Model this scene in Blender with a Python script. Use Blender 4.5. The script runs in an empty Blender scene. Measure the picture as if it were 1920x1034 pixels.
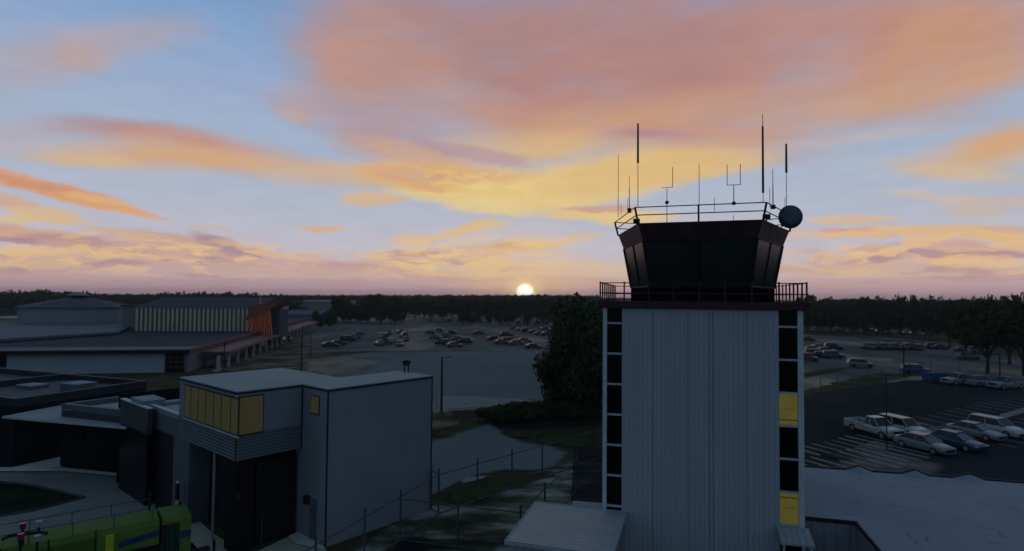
import bpy, math, random
import numpy as np
from mathutils import Vector, Matrix
random.seed(7)
rng = np.random.RandomState(11)
S = bpy.context.scene
COL = S.collection

# ---------------------------------------------------------------- camera
CAM_H = 13.5
F = 1100.0                      # focal length in pixels of a 1920 px wide frame
PITCH = math.radians(1.95)
ROLL = math.radians(0.5)
fwd = Vector((0, math.cos(PITCH), math.sin(PITCH)))
rt0 = Vector((1, 0, 0))
up0 = rt0.cross(fwd)
RT = rt0 * math.cos(ROLL) + up0 * math.sin(ROLL)
UP = up0 * math.cos(ROLL) - rt0 * math.sin(ROLL)
cam_d = bpy.data.cameras.new('camera')
cam = bpy.data.objects.new('camera', cam_d)
COL.objects.link(cam)
cam.matrix_world = Matrix(((RT.x, UP.x, -fwd.x, 0), (RT.y, UP.y, -fwd.y, 0), (RT.z, UP.z, -fwd.z, CAM_H), (0, 0, 0, 1)))
cam_d.sensor_width = 36.0
cam_d.lens = F / 1920 * 36
cam_d.clip_start = 0.3
cam_d.clip_end = 9000
cam_d.dof.use_dof = True
cam_d.dof.focus_distance = 27.0
cam_d.dof.aperture_fstop = 0.30
S.camera = cam

def raydir(u, v):
    return fwd * F + RT * (u - 960) - UP * (v - 517)
def P(u, v, z=0.0):
    """survey helper: the place on the level z that was measured at photo pixel u, v"""
    d = raydir(u, v)
    t = (z - CAM_H) / d.z
    return Vector((d.x * t, d.y * t, z))

# ---------------------------------------------------------------- render / view
S.render.engine = 'CYCLES'
S.view_settings.view_transform = 'Standard'
S.view_settings.look = 'None'
S.view_settings.exposure = 0.0
S.view_settings.gamma = 1.0
S.view_settings.use_curve_mapping = False
S.cycles.use_denoising = True
S.cycles.max_bounces = 4
S.cycles.diffuse_bounces = 2
S.cycles.glossy_bounces = 2
S.cycles.transmission_bounces = 2
S.cycles.volume_bounces = 0
S.cycles.caustics_reflective = False
S.cycles.caustics_refractive = False
S.cycles.sample_clamp_indirect = 4

def lin(c):
    out = []
    for x in c[:3]:
        x = x / 255.0
        out.append(x / 12.92 if x <= 0.04045 else ((x + 0.055) / 1.055) ** 2.4)
    return tuple(out) + (1.0,)

# ---------------------------------------------------------------- world: dusk sky with lit clouds
W = bpy.data.worlds.new('World')
S.world = W
W.use_nodes = True
nt = W.node_tree
nt.nodes.clear()
N = nt.nodes.new
L = nt.links.new
def val(x):
    return x
def math_(op, a, b=None, c=None, clamp=False):
    n = N('ShaderNodeMath'); n.operation = op; n.use_clamp = clamp
    for i, x in enumerate((a, b, c)):
        if x is None: continue
        if hasattr(x, 'is_linked') or isinstance(x, bpy.types.NodeSocket): L(x, n.inputs[i])
        else: n.inputs[i].default_value = x
    return n.outputs[0]
def mixc(fac, a, b, mode='MIX'):
    n = N('ShaderNodeMix'); n.data_type = 'RGBA'; n.blend_type = mode
    for s, x in ((n.inputs[0], fac), (n.inputs[6], a), (n.inputs[7], b)):
        if isinstance(x, bpy.types.NodeSocket): L(x, s)
        else: s.default_value = x
    return n.outputs[2]
def maprange(x, a, b, c=0.0, d=1.0, smooth=True):
    n = N('ShaderNodeMapRange'); n.interpolation_type = 'SMOOTHSTEP' if smooth else 'LINEAR'
    L(x, n.inputs['Value'])
    n.inputs['From Min'].default_value = a; n.inputs['From Max'].default_value = b
    n.inputs['To Min'].default_value = c; n.inputs['To Max'].default_value = d
    return n.outputs[0]
def azel(u, v):
    d = raydir(u, v)
    return math.atan2(d.x, d.y), math.atan2(d.z, math.hypot(d.x, d.y))

SUN_AZ, SUN_EL = azel(984.5, 549.0)

tc = N('ShaderNodeTexCoord')
sep = N('ShaderNodeSeparateXYZ'); L(tc.outputs['Generated'], sep.inputs[0])
az = math_('ARCTAN2', sep.outputs[0], sep.outputs[1])
el = math_('ARCSINE', sep.outputs[2])
comb = N('ShaderNodeCombineXYZ'); L(az, comb.inputs[0]); L(el, comb.inputs[1])
def noise(vec, scale, detail=4, rough=0.55, dist=0.0):
    n = N('ShaderNodeTexNoise'); n.inputs['Scale'].default_value = scale
    n.inputs['Detail'].default_value = detail; n.inputs['Roughness'].default_value = rough
    n.inputs['Distortion'].default_value = dist
    L(vec, n.inputs['Vector']); return n
def mapping(vec, loc=(0, 0, 0), rot=0.0, scale=(1, 1, 1), vtype='POINT'):
    n = N('ShaderNodeMapping'); n.vector_type = vtype
    n.inputs['Location'].default_value = loc; n.inputs['Rotation'].default_value = (0, 0, rot)
    n.inputs['Scale'].default_value = scale
    L(vec, n.inputs['Vector']); return n.outputs[0]
# domain warp: coarse billows + finer streaks, stretched along the horizon
def warp(vec, amp, scale, stretch, seed, detail=3):
    v2 = mapping(vec, loc=(seed, seed * 1.7, 0), scale=(1, stretch, 1))
    n = noise(v2, scale, detail)
    sub = N('ShaderNodeVectorMath'); sub.operation = 'SUBTRACT'; L(n.outputs['Color'], sub.inputs[0]); sub.inputs[1].default_value = (0.5, 0.5, 0.5)
    mul = N('ShaderNodeVectorMath'); mul.operation = 'MULTIPLY'; L(sub.outputs[0], mul.inputs[0]); mul.inputs[1].default_value = (amp, amp / stretch, 0)
    add = N('ShaderNodeVectorMath'); add.operation = 'ADD'; L(vec, add.inputs[0]); L(mul.outputs[0], add.inputs[1])
    return add.outputs[0]
flat = comb.outputs[0]
w_big = warp(flat, 0.10, 4.0, 2.2, 3.1, 3)
w_low = warp(warp(flat, 0.065, 7.0, 3.0, 9.3, 3), 0.030, 34.0, 2.6, 2.2, 3)

# clear sky gradient by height
ramp = N('ShaderNodeValToRGB')
elf = maprange(el, -0.02, 0.62, 0, 1, False)
L(elf, ramp.inputs[0])
def rp(v): # elevation of photo row v (centre) -> ramp position
    return (azel(960, v)[1] + 0.02) / 0.64
stops = [(556, (168, 140, 150)), (538, (190, 158, 164)), (512, (202, 186, 192)), (470, (196, 192, 204)), (400, (182, 189, 206)), (300, (168, 184, 208)), (180, (152, 174, 208)), (60, (126, 162, 205)), (0, (118, 158, 205))]
cr = ramp.color_ramp
cr.elements[0].position = rp(stops[0][0]); cr.elements[0].color = lin(stops[0][1])
cr.elements[1].position = rp(stops[-1][0]); cr.elements[1].color = lin(stops[-1][1])
for v, c in stops[1:-1]:
    e = cr.elements.new(rp(v)); e.color = lin(c)
color = ramp.outputs[0]

def blob(color, u, v, rx, ry, ang, rgb, op, soft=0.45, low=False, tex=None):
    a, e = azel(u, v)
    vec = w_low if low else w_big
    # (a vanishing dependence on the colour so far keeps the node evaluation in sequence, within the shader stack)
    seq = N('ShaderNodeVectorMath'); seq.operation = 'MULTIPLY_ADD'
    L(color, seq.inputs[0]); seq.inputs[1].default_value = (1e-6, 1e-6, 1e-6); L(vec, seq.inputs[2])
    vec = seq.outputs[0]
    ct, st_ = math.cos(math.radians(ang)), math.sin(math.radians(ang))
    k = .35
    p1 = azel(u + ct * rx * k, v + st_ * rx * k); p0 = azel(u - ct * rx * k, v - st_ * rx * k)
    q1 = azel(u - st_ * ry * k, v + ct * ry * k); q0 = azel(u + st_ * ry * k, v - ct * ry * k)
    rxr = math.hypot(p1[0] - p0[0], p1[1] - p0[1]) / (2 * k)
    th = math.atan2(p1[1] - p0[1], p1[0] - p0[0])
    ryr = abs(-(q1[0] - q0[0]) * math.sin(th) + (q1[1] - q0[1]) * math.cos(th)) / (2 * k)
    # POINT mapping does scale->rotate->translate; TEXTURE is its inverse
    m = mapping(vec, loc=(a, e, 0), rot=th, scale=(rxr, ryr, 1), vtype='TEXTURE')
    ln = N('ShaderNodeVectorMath'); ln.operation = 'LENGTH'
    L(m, ln.inputs[0])
    w = maprange(ln.outputs['Value'], 1.25, soft, 0, op)
    if tex is not None:
        w = math_('MULTIPLY', w, tex)
    return mixc(w, color, lin(rgb))
tex_soft = maprange(noise(mapping(flat, scale=(1, 2.2, 1)), 5.0, 3, 0.5).outputs['Fac'], 0.25, 0.6, 0.55, 1.0)
tex_str = maprange(noise(mapping(w_low, loc=(4, 2, 0), scale=(1, 5.0, 1)), 11.0, 5, 0.62).outputs['Fac'], 0.36, 0.56, 0.15, 1.0)
#        u     v    rx   ry  ang(down to the right +)
BIG = [
 (130, 100, 190, 60, -12, (186, 168, 172), .85), (150, 108, 70, 28, 10, (190, 164, 158), .8), (280, 62, 150, 52, -8, (176, 168, 182), .75), (40, 160, 110, 40, 0, (172, 170, 186), .6),
 (20, 246, 130, 22, 0, (190, 164, 168), .6),
 (250, 248, 210, 24, 6, (172, 142, 152), .9), (380, 272, 250, 30, 6, (204, 150, 128), .9), (340, 300, 330, 32, 3, (216, 170, 126), .95), (560, 318, 160, 38, 5, (216, 176, 134), .85), (150, 303, 110, 18, 5, (222, 186, 134), .8),
 (700, 110, 170, 170, 0, (186, 146, 136), .95), (570, 195, 95, 36, 12, (184, 160, 166), .75), (550, 210, 50, 16, 12, (200, 166, 150), .6),
 (1100, 60, 560, 170, 3, (180, 137, 132), 1.0), (1050, 150, 420, 120, 8, (178, 134, 128), .95), (1450, 90, 520, 150, -8, (190, 142, 130), .95), (1240, 70, 220, 60, 5, (172, 136, 136), .8), (960, 60, 90, 50, -20, (170, 138, 140), .7),
 (1780, 90, 330, 130, -12, (201, 151, 125), .95), (1640, 130, 300, 70, -22, (202, 152, 124), .85), (1290, 150, 160, 40, 0, (172, 130, 130), .85), (1640, 75, 90, 40, -35, (190, 138, 124), .7),
 (1500, 195, 330, 55, 5, (200, 152, 128), .8), (1620, 200, 300, 45, -12, (206, 164, 132), .7), (1840, 140, 140, 40, -10, (204, 160, 132), .7),
 (665, 90, 110, 120, 0, (196, 150, 134), .75), (790, 130, 90, 90, 0, (194, 147, 130), .6), (850, 195, 150, 60, 15, (188, 158, 158), .7), (700, 255, 90, 26, 10, (196, 160, 148), .6), (730, 235, 110, 40, 12, (182, 152, 160), .7), (1000, 215, 260, 50, -4, (196, 145, 124), .85),
 (1110, 245, 320, 46, -6, (210, 162, 124), .95), (970, 283, 220, 40, -3, (220, 184, 136), .9), (1330, 265, 260, 50, 4, (200, 152, 132), .9), (1200, 255, 110, 14, 5, (180, 140, 152), .8),
 (1430, 262, 110, 22, -4, (200, 160, 146), .5), (1260, 300, 200, 36, 0, (218, 180, 134), .85),
 (1870, 285, 190, 44, -8, (218, 176, 132), .9), (1900, 262, 110, 34, -12, (216, 166, 124), .8), (1800, 318, 170, 20, 4, (218, 188, 146), .75), (1560, 268, 220, 12, -6, (206, 186, 166), .5),
]
LOW = [
 (700, 325, 75, 30, 10, (180, 184, 200), .85), (668, 285, 60, 14, 15, (190, 168, 168), .5), (790, 275, 90, 12, 12, (188, 166, 178), .7), (745, 308, 60, 9, 5, (196, 178, 176), .6),
 (770, 290, 110, 26, 14, (206, 166, 140), .8), (880, 288, 130, 16, 12, (184, 152, 162), .7),
 (850, 336, 230, 30, 3, (222, 178, 124), .95), (800, 338, 110, 18, 8, (216, 162, 126), .8), (930, 368, 190, 26, 4, (230, 202, 138), .95), (1080, 350, 230, 44, -8, (230, 200, 138), .9), (1180, 325, 180, 40, -6, (226, 190, 132), .85), (1290, 315, 160, 26, -6, (224, 188, 132), .85),
 (930, 390, 80, 16, 5, (230, 206, 150), .8), (1150, 405, 130, 14, 2, (230, 200, 138), .9), (1130, 394, 70, 7, 0, (206, 158, 148), .8), (700, 374, 70, 14, 0, (220, 184, 142), .8), (820, 350, 60, 10, 4, (222, 160, 118), .6),
 (95, 352, 170, 15, 14, (218, 158, 122), .97), (205, 388, 95, 10, 12, (222, 164, 120), .95), (80, 348, 110, 6, 12, (206, 146, 122), .6), (190, 375, 70, 6, 14, (228, 182, 126), .7),
 (20, 380, 70, 16, 8, (216, 170, 140), .8), (100, 404, 90, 14, 6, (222, 186, 140), .8), (40, 412, 50, 9, 0, (226, 192, 130), .7),
 (195, 431, 40, 6, 0, (214, 180, 152), .7), (605, 426, 50, 6, 2, (222, 178, 140), .85), (390, 424, 50, 5, 6, (206, 182, 164), .5),
 (100, 446, 190, 16, 8, (206, 158, 142), .9), (180, 462, 150, 14, 8, (186, 146, 146), .85), (30, 452, 60, 7, 8, (166, 130, 146), .8), (330, 455, 130, 20, 8, (206, 164, 150), .9), (290, 475, 230, 18, 2, (208, 170, 154), .85), (430, 460, 80, 13, 18, (172, 142, 152), .9), (480, 470, 60, 8, 18, (222, 178, 148), .7), (440, 492, 90, 9, 6, (168, 142, 156), .7), (50, 480, 100, 14, 3, (222, 186, 142), .7),
 (160, 500, 260, 16, 0, (196, 160, 160), .8), (420, 505, 300, 14, 2, (200, 168, 162), .8), (100, 495, 90, 8, 0, (218, 182, 146), .7), (330, 488, 120, 7, 2, (222, 186, 152), .6),
 (560, 482, 60, 8, 0, (214, 182, 160), .6), (640, 502, 220, 12, 3, (200, 164, 160), .85), (660, 518, 240, 12, 3, (206, 174, 164), .7),
 (870, 434, 90, 9, -10, (222, 190, 148), .8), (770, 448, 50, 11, 0, (222, 190, 150), .75), (890, 425, 36, 8, -20, (226, 188, 130), .7), (970, 461, 75, 9, 0, (224, 186, 136), .9), (955, 461, 40, 5, 0, (208, 156, 130), .8), (1010, 460, 50, 7, 0, (228, 196, 140), .7), (1065, 452, 60, 11, -16, (220, 190, 156), .7),
 (830, 478, 170, 16, -3, (216, 182, 150), .85), (790, 472, 60, 5, 0, (196, 156, 148), .8), (880, 495, 55, 6, 6, (176, 148, 152), .85), (810, 494, 40, 5, 0, (190, 160, 156), .7), (800, 512, 200, 10, 5, (196, 160, 158), .85), (860, 503, 180, 16, 2, (218, 188, 154), .55), (1050, 505, 260, 18, 0, (216, 190, 160), .75), (1100, 530, 320, 10, 0, (204, 170, 156), .8),
 (1590, 412, 90, 11, 0, (218, 186, 158), .85), (1620, 437, 120, 7, 2, (212, 162, 142), .9), (1600, 444, 90, 6, 0, (226, 182, 138), .8), (1790, 438, 170, 15, 2, (224, 186, 142), .92), (1900, 448, 90, 12, 8, (226, 190, 136), .85), (1900, 430, 60, 7, 0, (212, 170, 150), .7), (1490, 437, 50, 12, 0, (216, 186, 160), .6), (1510, 472, 50, 6, 0, (218, 184, 160), .6),
 (1760, 370, 110, 10, 4, (208, 188, 172), .6), (1870, 380, 120, 14, -6, (206, 186, 172), .6), (1830, 400, 60, 14, 0, (208, 186, 164), .5),
 (1830, 466, 160, 12, 3, (210, 168, 152), .85), (1700, 480, 220, 13, -2, (220, 182, 154), .85), (1620, 492, 80, 8, -8, (180, 148, 156), .9), (1660, 483, 40, 6, -12, (190, 152, 154), .8), (1740, 474, 60, 6, 2, (182, 148, 154), .85), (1850, 478, 90, 7, 0, (180, 146, 154), .85), (1840, 502, 50, 10, 0, (184, 152, 160), .8), (1500, 508, 70, 7, 4, (190, 158, 162), .8),
 (1740, 505, 280, 14, 0, (212, 178, 160), .75), (1560, 505, 160, 14, 0, (214, 182, 158), .75), (1800, 522, 300, 8, -2, (190, 156, 160), .8), (1560, 528, 260, 9, 0, (200, 166, 162), .7), (400, 530, 500, 9, 0, (184, 154, 162), .6),
]
for b in BIG: color = blob(color, *b, soft=0.12, tex=tex_soft)
for b in LOW: color = blob(color, *b, soft=0.58, low=True)
sA = maprange(noise(mapping(w_low, loc=(4, 2, 0), scale=(1, 4.2, 1)), 16.0, 4, 0.55).outputs['Fac'], 0.46, 0.56, 0, 1)
sB = maprange(noise(mapping(w_low, loc=(8, 1, 0), scale=(1, 4.2, 1)), 14.0, 4, 0.55).outputs['Fac'], 0.52, 0.62, 0, 1)
for b, tx_ in (((260, 478, 420, 46, 1, (232, 194, 146), .9), sA), ((260, 490, 420, 44, 1, (174, 142, 152), .7), sB), ((860, 480, 240, 44, -3, (232, 198, 148), .9), sA), ((850, 500, 220, 28, 0, (186, 152, 156), .6), sB), ((1730, 475, 330, 50, 0, (234, 192, 146), .9), sA), ((1720, 492, 330, 40, 0, (180, 146, 156), .65), sB), ((900, 345, 240, 40, 0, (236, 208, 140), .5), sA), ((760, 300, 160, 40, 10, (186, 160, 172), .5), sB)):
    color = blob(color, *b, soft=0.2, low=True, tex=tx_)
# fine streaky modulation of all cloud/sky colours
n1 = maprange(noise(mapping(w_low, loc=(1, 5, 0), scale=(1, 4.0, 1)), 12.0, 3, 0.5).outputs['Fac'], 0.3, 0.7, 0.975, 1.025)
color = mixc(1.0, color, n1, 'MULTIPLY')
# Nishita daylight of the low sun, laid over the whole dome
sky = N('ShaderNodeTexSky'); sky.sky_type = 'NISHITA'; sky.sun_disc = False
sky.sun_elevation = SUN_EL; sky.sun_rotation = SUN_AZ; sky.dust_density = 1.5
# sky brightness falls away from the sunset towards the zenith and the eastern half
dirv = N('ShaderNodeVectorMath'); dirv.operation = 'DOT_PRODUCT'; L(tc.outputs['Generated'], dirv.inputs[0])
dirv.inputs[1].default_value = (math.sin(SUN_AZ + 0.1), math.cos(SUN_AZ + 0.1), 0)
front = maprange(dirv.outputs['Value'], 0.30, 0.62)
lowf = maprange(el, 0.80, 0.56)
f_sun = math_('MULTIPLY', front, lowf)
EAST = (0.094, 0.152, 0.222, 1)
east_n = maprange(noise(mapping(flat, scale=(1, 2, 1)), 3.0, 4).outputs['Fac'], 0.3, 0.7, 0.85, 1.15)
east = mixc(1.0, EAST, math_('MULTIPLY', east_n, maprange(el, 0.95, 0.25, 0.95, 1.5)), 'MULTIPLY')
color = mixc(f_sun, east, color)
# below the horizon
below = maprange(el, -0.012, -0.002)
color = mixc(below, (0.02, 0.02, 0.022, 1), color)
# the setting sun
sd = N('ShaderNodeVectorMath'); sd.operation = 'DISTANCE'; L(tc.outputs['Generated'], sd.inputs[0])
sd.inputs[1].default_value = (math.cos(SUN_EL) * math.sin(SUN_AZ), math.cos(SUN_EL) * math.cos(SUN_AZ), math.sin(SUN_EL))
glow = maprange(sd.outputs['Value'], 0.16, 0.010, 0, 0.38)
color = mixc(glow, color, lin((236, 200, 140)))
glow2 = maprange(sd.outputs['Value'], 0.042, 0.012, 0, 0.55)
color = mixc(glow2, color, lin((246, 218, 150)))
disc = maprange(sd.outputs['Value'], 0.0185, 0.0090)
color = mixc(disc, color, (1.7, 1.55, 1.3, 1))
bg1 = N('ShaderNodeBackground'); L(color, bg1.inputs[0]); bg1.inputs[1].default_value = 1.0
bg2 = N('ShaderNodeBackground'); L(sky.outputs[0], bg2.inputs[0]); bg2.inputs[1].default_value = NISHITA = 0.05
addb = N('ShaderNodeMixShader'); addb.inputs[0].default_value = 0.06; L(bg1.outputs[0], addb.inputs[1]); L(bg2.outputs[0], addb.inputs[2])
wo = N('ShaderNodeOutputWorld'); L(addb.outputs[0], wo.inputs[0])
W.cycles.sampling_method = 'MANUAL'; W.cycles.sample_map_resolution = 1024

# ---------------------------------------------------------------- sun lamp (setting sun, behind the trees)
sl = bpy.data.lights.new('sun', 'SUN'); sl.energy = 0.35; sl.angle = math.radians(0.6); sl.color = (1.0, 0.62, 0.36)
so = bpy.data.objects.new('sun', sl); COL.objects.link(so)
sdv = Vector((math.cos(SUN_EL) * math.sin(SUN_AZ), math.cos(SUN_EL) * math.cos(SUN_AZ), math.sin(SUN_EL)))
so.rotation_euler = sdv.to_track_quat('Z', 'Y').to_euler()
so.location = (0, 200, 60)

# ---------------------------------------------------------------- materials
MATS = {}
def mat(name, rgb, rough=0.8, var=0.12, scale=1.5, bump=0.0, metal=0.0, spec=0.3, rgb2=None, stretch=(1, 1, 1), detail=5):
    if name in MATS: return MATS[name]
    m = bpy.data.materials.new(name); m.use_nodes = True
    t = m.node_tree; b = t.nodes['Principled BSDF']
    b.inputs['Roughness'].default_value = rough; b.inputs['Metallic'].default_value = metal
    b.inputs['Specular IOR Level'].default_value = spec
    g = t.nodes.new('ShaderNodeNewGeometry')
    mp = t.nodes.new('ShaderNodeMapping'); mp.inputs['Scale'].default_value = stretch
    t.links.new(g.outputs['Position'], mp.inputs['Vector'])
    n = t.nodes.new('ShaderNodeTexNoise'); n.inputs['Scale'].default_value = scale; n.inputs['Detail'].default_value = detail
    n.inputs['Roughness'].default_value = 0.6
    t.links.new(mp.outputs[0], n.inputs['Vector'])
    r = t.nodes.new('ShaderNodeValToRGB')
    c2 = rgb2 or tuple(x * (1 + var) for x in rgb)
    c1 = rgb if rgb2 else tuple(x * (1 - var) for x in rgb)
    r.color_ramp.elements[0].position = 0.34; r.color_ramp.elements[1].position = 0.66
    r.color_ramp.elements[0].color = tuple(c1) + (1,); r.color_ramp.elements[1].color = tuple(c2) + (1,)
    t.links.new(n.outputs['Fac'], r.inputs[0]); t.links.new(r.outputs[0], b.inputs['Base Color'])
    if bump:
        bp = t.nodes.new('ShaderNodeBump'); bp.inputs['Strength'].default_value = 0.5; bp.inputs['Distance'].default_value = bump
        t.links.new(n.outputs['Fac'], bp.inputs['Height']); t.links.new(bp.outputs[0], b.inputs['Normal'])
    MATS[name] = m
    return m
def emat(name, rgb, strength=1.0, var=0.1, base=(0.05, 0.05, 0.03), streak=(1, 1, 0.3)):
    m = mat(name, base, 0.3, spec=0.4)
    t = m.node_tree; b = t.nodes['Principled BSDF']
    g = [x for x in t.nodes if x.type == 'MAPPING'][0]
    n = t.nodes.new('ShaderNodeTexNoise'); n.inputs['Scale'].default_value = 2.0
    t.links.new(g.outputs[0], n.inputs['Vector'])
    r = t.nodes.new('ShaderNodeValToRGB')
    r.color_ramp.elements[0].color = tuple(x * (1 - var) for x in rgb) + (1,); r.color_ramp.elements[1].color = tuple(x * (1 + var) for x in rgb) + (1,)
    t.links.new(n.outputs['Fac'], r.inputs[0]); t.links.new(r.outputs[0], b.inputs['Emission Color'])
    b.inputs['Emission Strength'].default_value = strength
    return m

# ---------------------------------------------------------------- mesh building
class MB:
    def __init__(s): s.v = []; s.f = []; s.m = []; s.mats = []
    def mi(s, m):
        if m is None: return 0
        if m not in s.mats: s.mats.append(m)
        return s.mats.index(m)
    def add(s, vs, fs, m=None):
        o = len(s.v); s.v += [tuple(x) for x in vs]; k = s.mi(m)
        for f in fs: s.f.append([i + o for i in f]); s.m.append(k)
        return s
    def box(s, c, d, m=None, rz=0.0):
        cx, cy, cz = c; hx, hy, hz = d[0] / 2, d[1] / 2, d[2] / 2
        co, si = math.cos(rz), math.sin(rz); vs = []
        for z in (-hz, hz):
            for x, y in ((-hx, -hy), (hx, -hy), (hx, hy), (-hx, hy)):
                vs.append((cx + x * co - y * si, cy + x * si + y * co, cz + z))
        return s.add(vs, [(0, 3, 2, 1), (4, 5, 6, 7), (0, 1, 5, 4), (1, 2, 6, 5), (2, 3, 7, 6), (3, 0, 4, 7)], m)
    def b2(s, x0, x1, y0, y1, z0, z1, m=None):
        return s.box(((x0 + x1) / 2, (y0 + y1) / 2, (z0 + z1) / 2), (abs(x1 - x0), abs(y1 - y0), abs(z1 - z0)), m)
    def prism(s, poly, z0, z1, m=None, poly2=None):
        n = len(poly); p2 = poly2 or poly
        vs = [(p[0], p[1], z0) for p in poly] + [(p[0], p[1], z1) for p in p2]
        fs = [list(range(n))[::-1], list(range(n, 2 * n))] + [(i, (i + 1) % n, n + (i + 1) % n, n + i) for i in range(n)]
        return s.add(vs, fs, m)
    def poly(s, pts, m=None): return s.add(pts, [list(range(len(pts)))], m)
    def tube(s, a, b, r, m=None, n=6, r2=None):
        a = Vector(a); b = Vector(b); d = (b - a)
        if d.length < 1e-6: return s
        q = d.to_track_quat('Z', 'Y'); r2 = r if r2 is None else r2
        vs = [a + q @ Vector((r * math.cos(2 * math.pi * i / n), r * math.sin(2 * math.pi * i / n), 0)) for i in range(n)]
        vs += [b + q @ Vector((r2 * math.cos(2 * math.pi * i / n), r2 * math.sin(2 * math.pi * i / n), 0)) for i in range(n)]
        return s.add(vs, [(i, (i + 1) % n, n + (i + 1) % n, n + i) for i in range(n)] + [list(range(n))[::-1], list(range(n, 2 * n))], m)
    def ball(s, c, r, m=None, sz=1.0, n=10):
        vs = []; fs = []
        for j in range(n // 2 + 1):
            th = math.pi * j / (n // 2)
            for i in range(n):
                ph = 2 * math.pi * i / n
                vs.append((c[0] + r * math.sin(th) * math.cos(ph), c[1] + r * math.sin(th) * math.sin(ph), c[2] + r * sz * math.cos(th)))
        for j in range(n // 2):
            for i in range(n):
                fs.append((j * n + i, (j + 1) * n + i, (j + 1) * n + (i + 1) % n, j * n + (i + 1) % n))
        return s.add(vs, fs, m)
    def loft(s, rings, m=None, cap=True):
        n = len(rings[0]); vs = [p for r in rings for p in r]; fs = []
        for k in range(len(rings) - 1):
            for i in range(n): fs.append((k * n + i, k * n + (i + 1) % n, (k + 1) * n + (i + 1) % n, (k + 1) * n + i))
        if cap: fs += [list(range(n))[::-1], list(range((len(rings) - 1) * n, len(rings) * n))]
        return s.add(vs, fs, m)
    def obj(s, name, m=None, parent=None, smooth=False, bevel=0.0):
        me = bpy.data.meshes.new(name)
        me.from_pydata(s.v, [], s.f)
        mats = s.mats or [m]
        for x in mats: me.materials.append(x)
        if s.mats and len(s.mats) > 1: me.polygons.foreach_set('material_index', s.m)
        if smooth: me.polygons.foreach_set('use_smooth', [True] * len(me.polygons))
        me.update()
        o = bpy.data.objects.new(name, me); COL.objects.link(o)
        if parent: o.parent = parent
        if bevel:
            md = o.modifiers.new('bevel', 'BEVEL'); md.width = bevel; md.segments = 2; md.limit_method = 'ANGLE'
        return o
def tag(o, label=None, cat=None, group=None, kind=None):
    if label: o['label'] = label
    if cat: o['category'] = cat
    if group: o['group'] = group
    if kind: o['kind'] = kind
    return o
def thing(name, label, cat, loc=(0, 0, 0), rz=0.0, group=None):
    o = bpy.data.objects.new(name, None); COL.objects.link(o); o.empty_display_size = 0.3
    o.location = loc; o.rotation_euler = (0, 0, rz)
    return tag(o, label, cat, group)
def copy_tree(o, parent=None):
    c = o.copy(); COL.objects.link(c)
    if parent: c.parent = parent
    for ch in list(o.children): copy_tree(ch, c)
    return c

# ================================================================ SETTING: ground, paving, markings
M = {}
M['grass'] = mat('m_grass', (0.030, 0.034, 0.016), 1.0, rgb2=(0.075, 0.070, 0.040), scale=0.12, bump=0.05, spec=0.03, detail=8)
M['lawn'] = mat('m_lawn', (0.020, 0.032, 0.012), 1.0, rgb2=(0.050, 0.056, 0.024), scale=0.8, bump=0.05, spec=0.03, detail=8)
M['lawn_dark'] = mat('m_lawn_dark', (0.008, 0.012, 0.010), 1.0, rgb2=(0.026, 0.032, 0.020), scale=0.5, spec=0.03, detail=8)
M['dirt'] = mat('m_dirt', (0.14, 0.125, 0.10), 1.0, rgb2=(0.30, 0.255, 0.20), scale=0.25, spec=0.03, detail=8, stretch=(1, 0.5, 1))
M['asph_light'] = mat('m_asphalt_worn', (0.120, 0.142, 0.150), 1.0, rgb2=(0.155, 0.178, 0.182), scale=0.05, spec=0.03, detail=8)
M['asph_far'] = mat('m_asphalt_far', (0.12, 0.12, 0.118), 1.0, rgb2=(0.20, 0.185, 0.165), scale=0.06, spec=0.03, detail=8, stretch=(1, 0.35, 1))
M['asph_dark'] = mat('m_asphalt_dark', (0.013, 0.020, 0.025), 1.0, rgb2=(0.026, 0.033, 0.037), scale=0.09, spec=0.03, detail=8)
M['concrete'] = mat('m_concrete', (0.21, 0.205, 0.20), 1.0, rgb2=(0.27, 0.26, 0.245), scale=0.5, spec=0.03, detail=8)
M['concrete_pale'] = mat('m_concrete_pale', (0.50, 0.50, 0.48), 1.0, rgb2=(0.62, 0.61, 0.58), scale=0.8, spec=0.03)
M['paint'] = mat('m_line_paint', (0.16, 0.15, 0.135), 1.0, rgb2=(0.27, 0.25, 0.22), scale=2.0, spec=0.03)
def sheet(name, pts, h, m, kind='structure', jitter=0.0):
    """flat paving patch with an organic edge if jitter is given"""
    if jitter:
        out = []
        n = len(pts)
        for i in range(n):
            a, b = Vector(pts[i]), Vector(pts[(i + 1) % n])
            k = max(2, int((b - a).length / (jitter * 2.5)))
            k = min(k, 24)
            for j in range(k):
                p = a.lerp(b, j / k)
                out.append((p.x + random.uniform(-jitter, jitter), p.y + random.uniform(-jitter, jitter), 0))
        pts = out
    o = MB().poly([(p[0], p[1], h) for p in pts]).obj(name, m)
    return tag(o, kind=kind)
def gp(*uv): return [P(uv[i], uv[i + 1]) for i in range(0, len(uv), 2)]

sheet('ground', [(-3500, -300), (3500, -300), (3500, 3200), (-3500, 3200)], 0.0, M['grass'])

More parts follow.
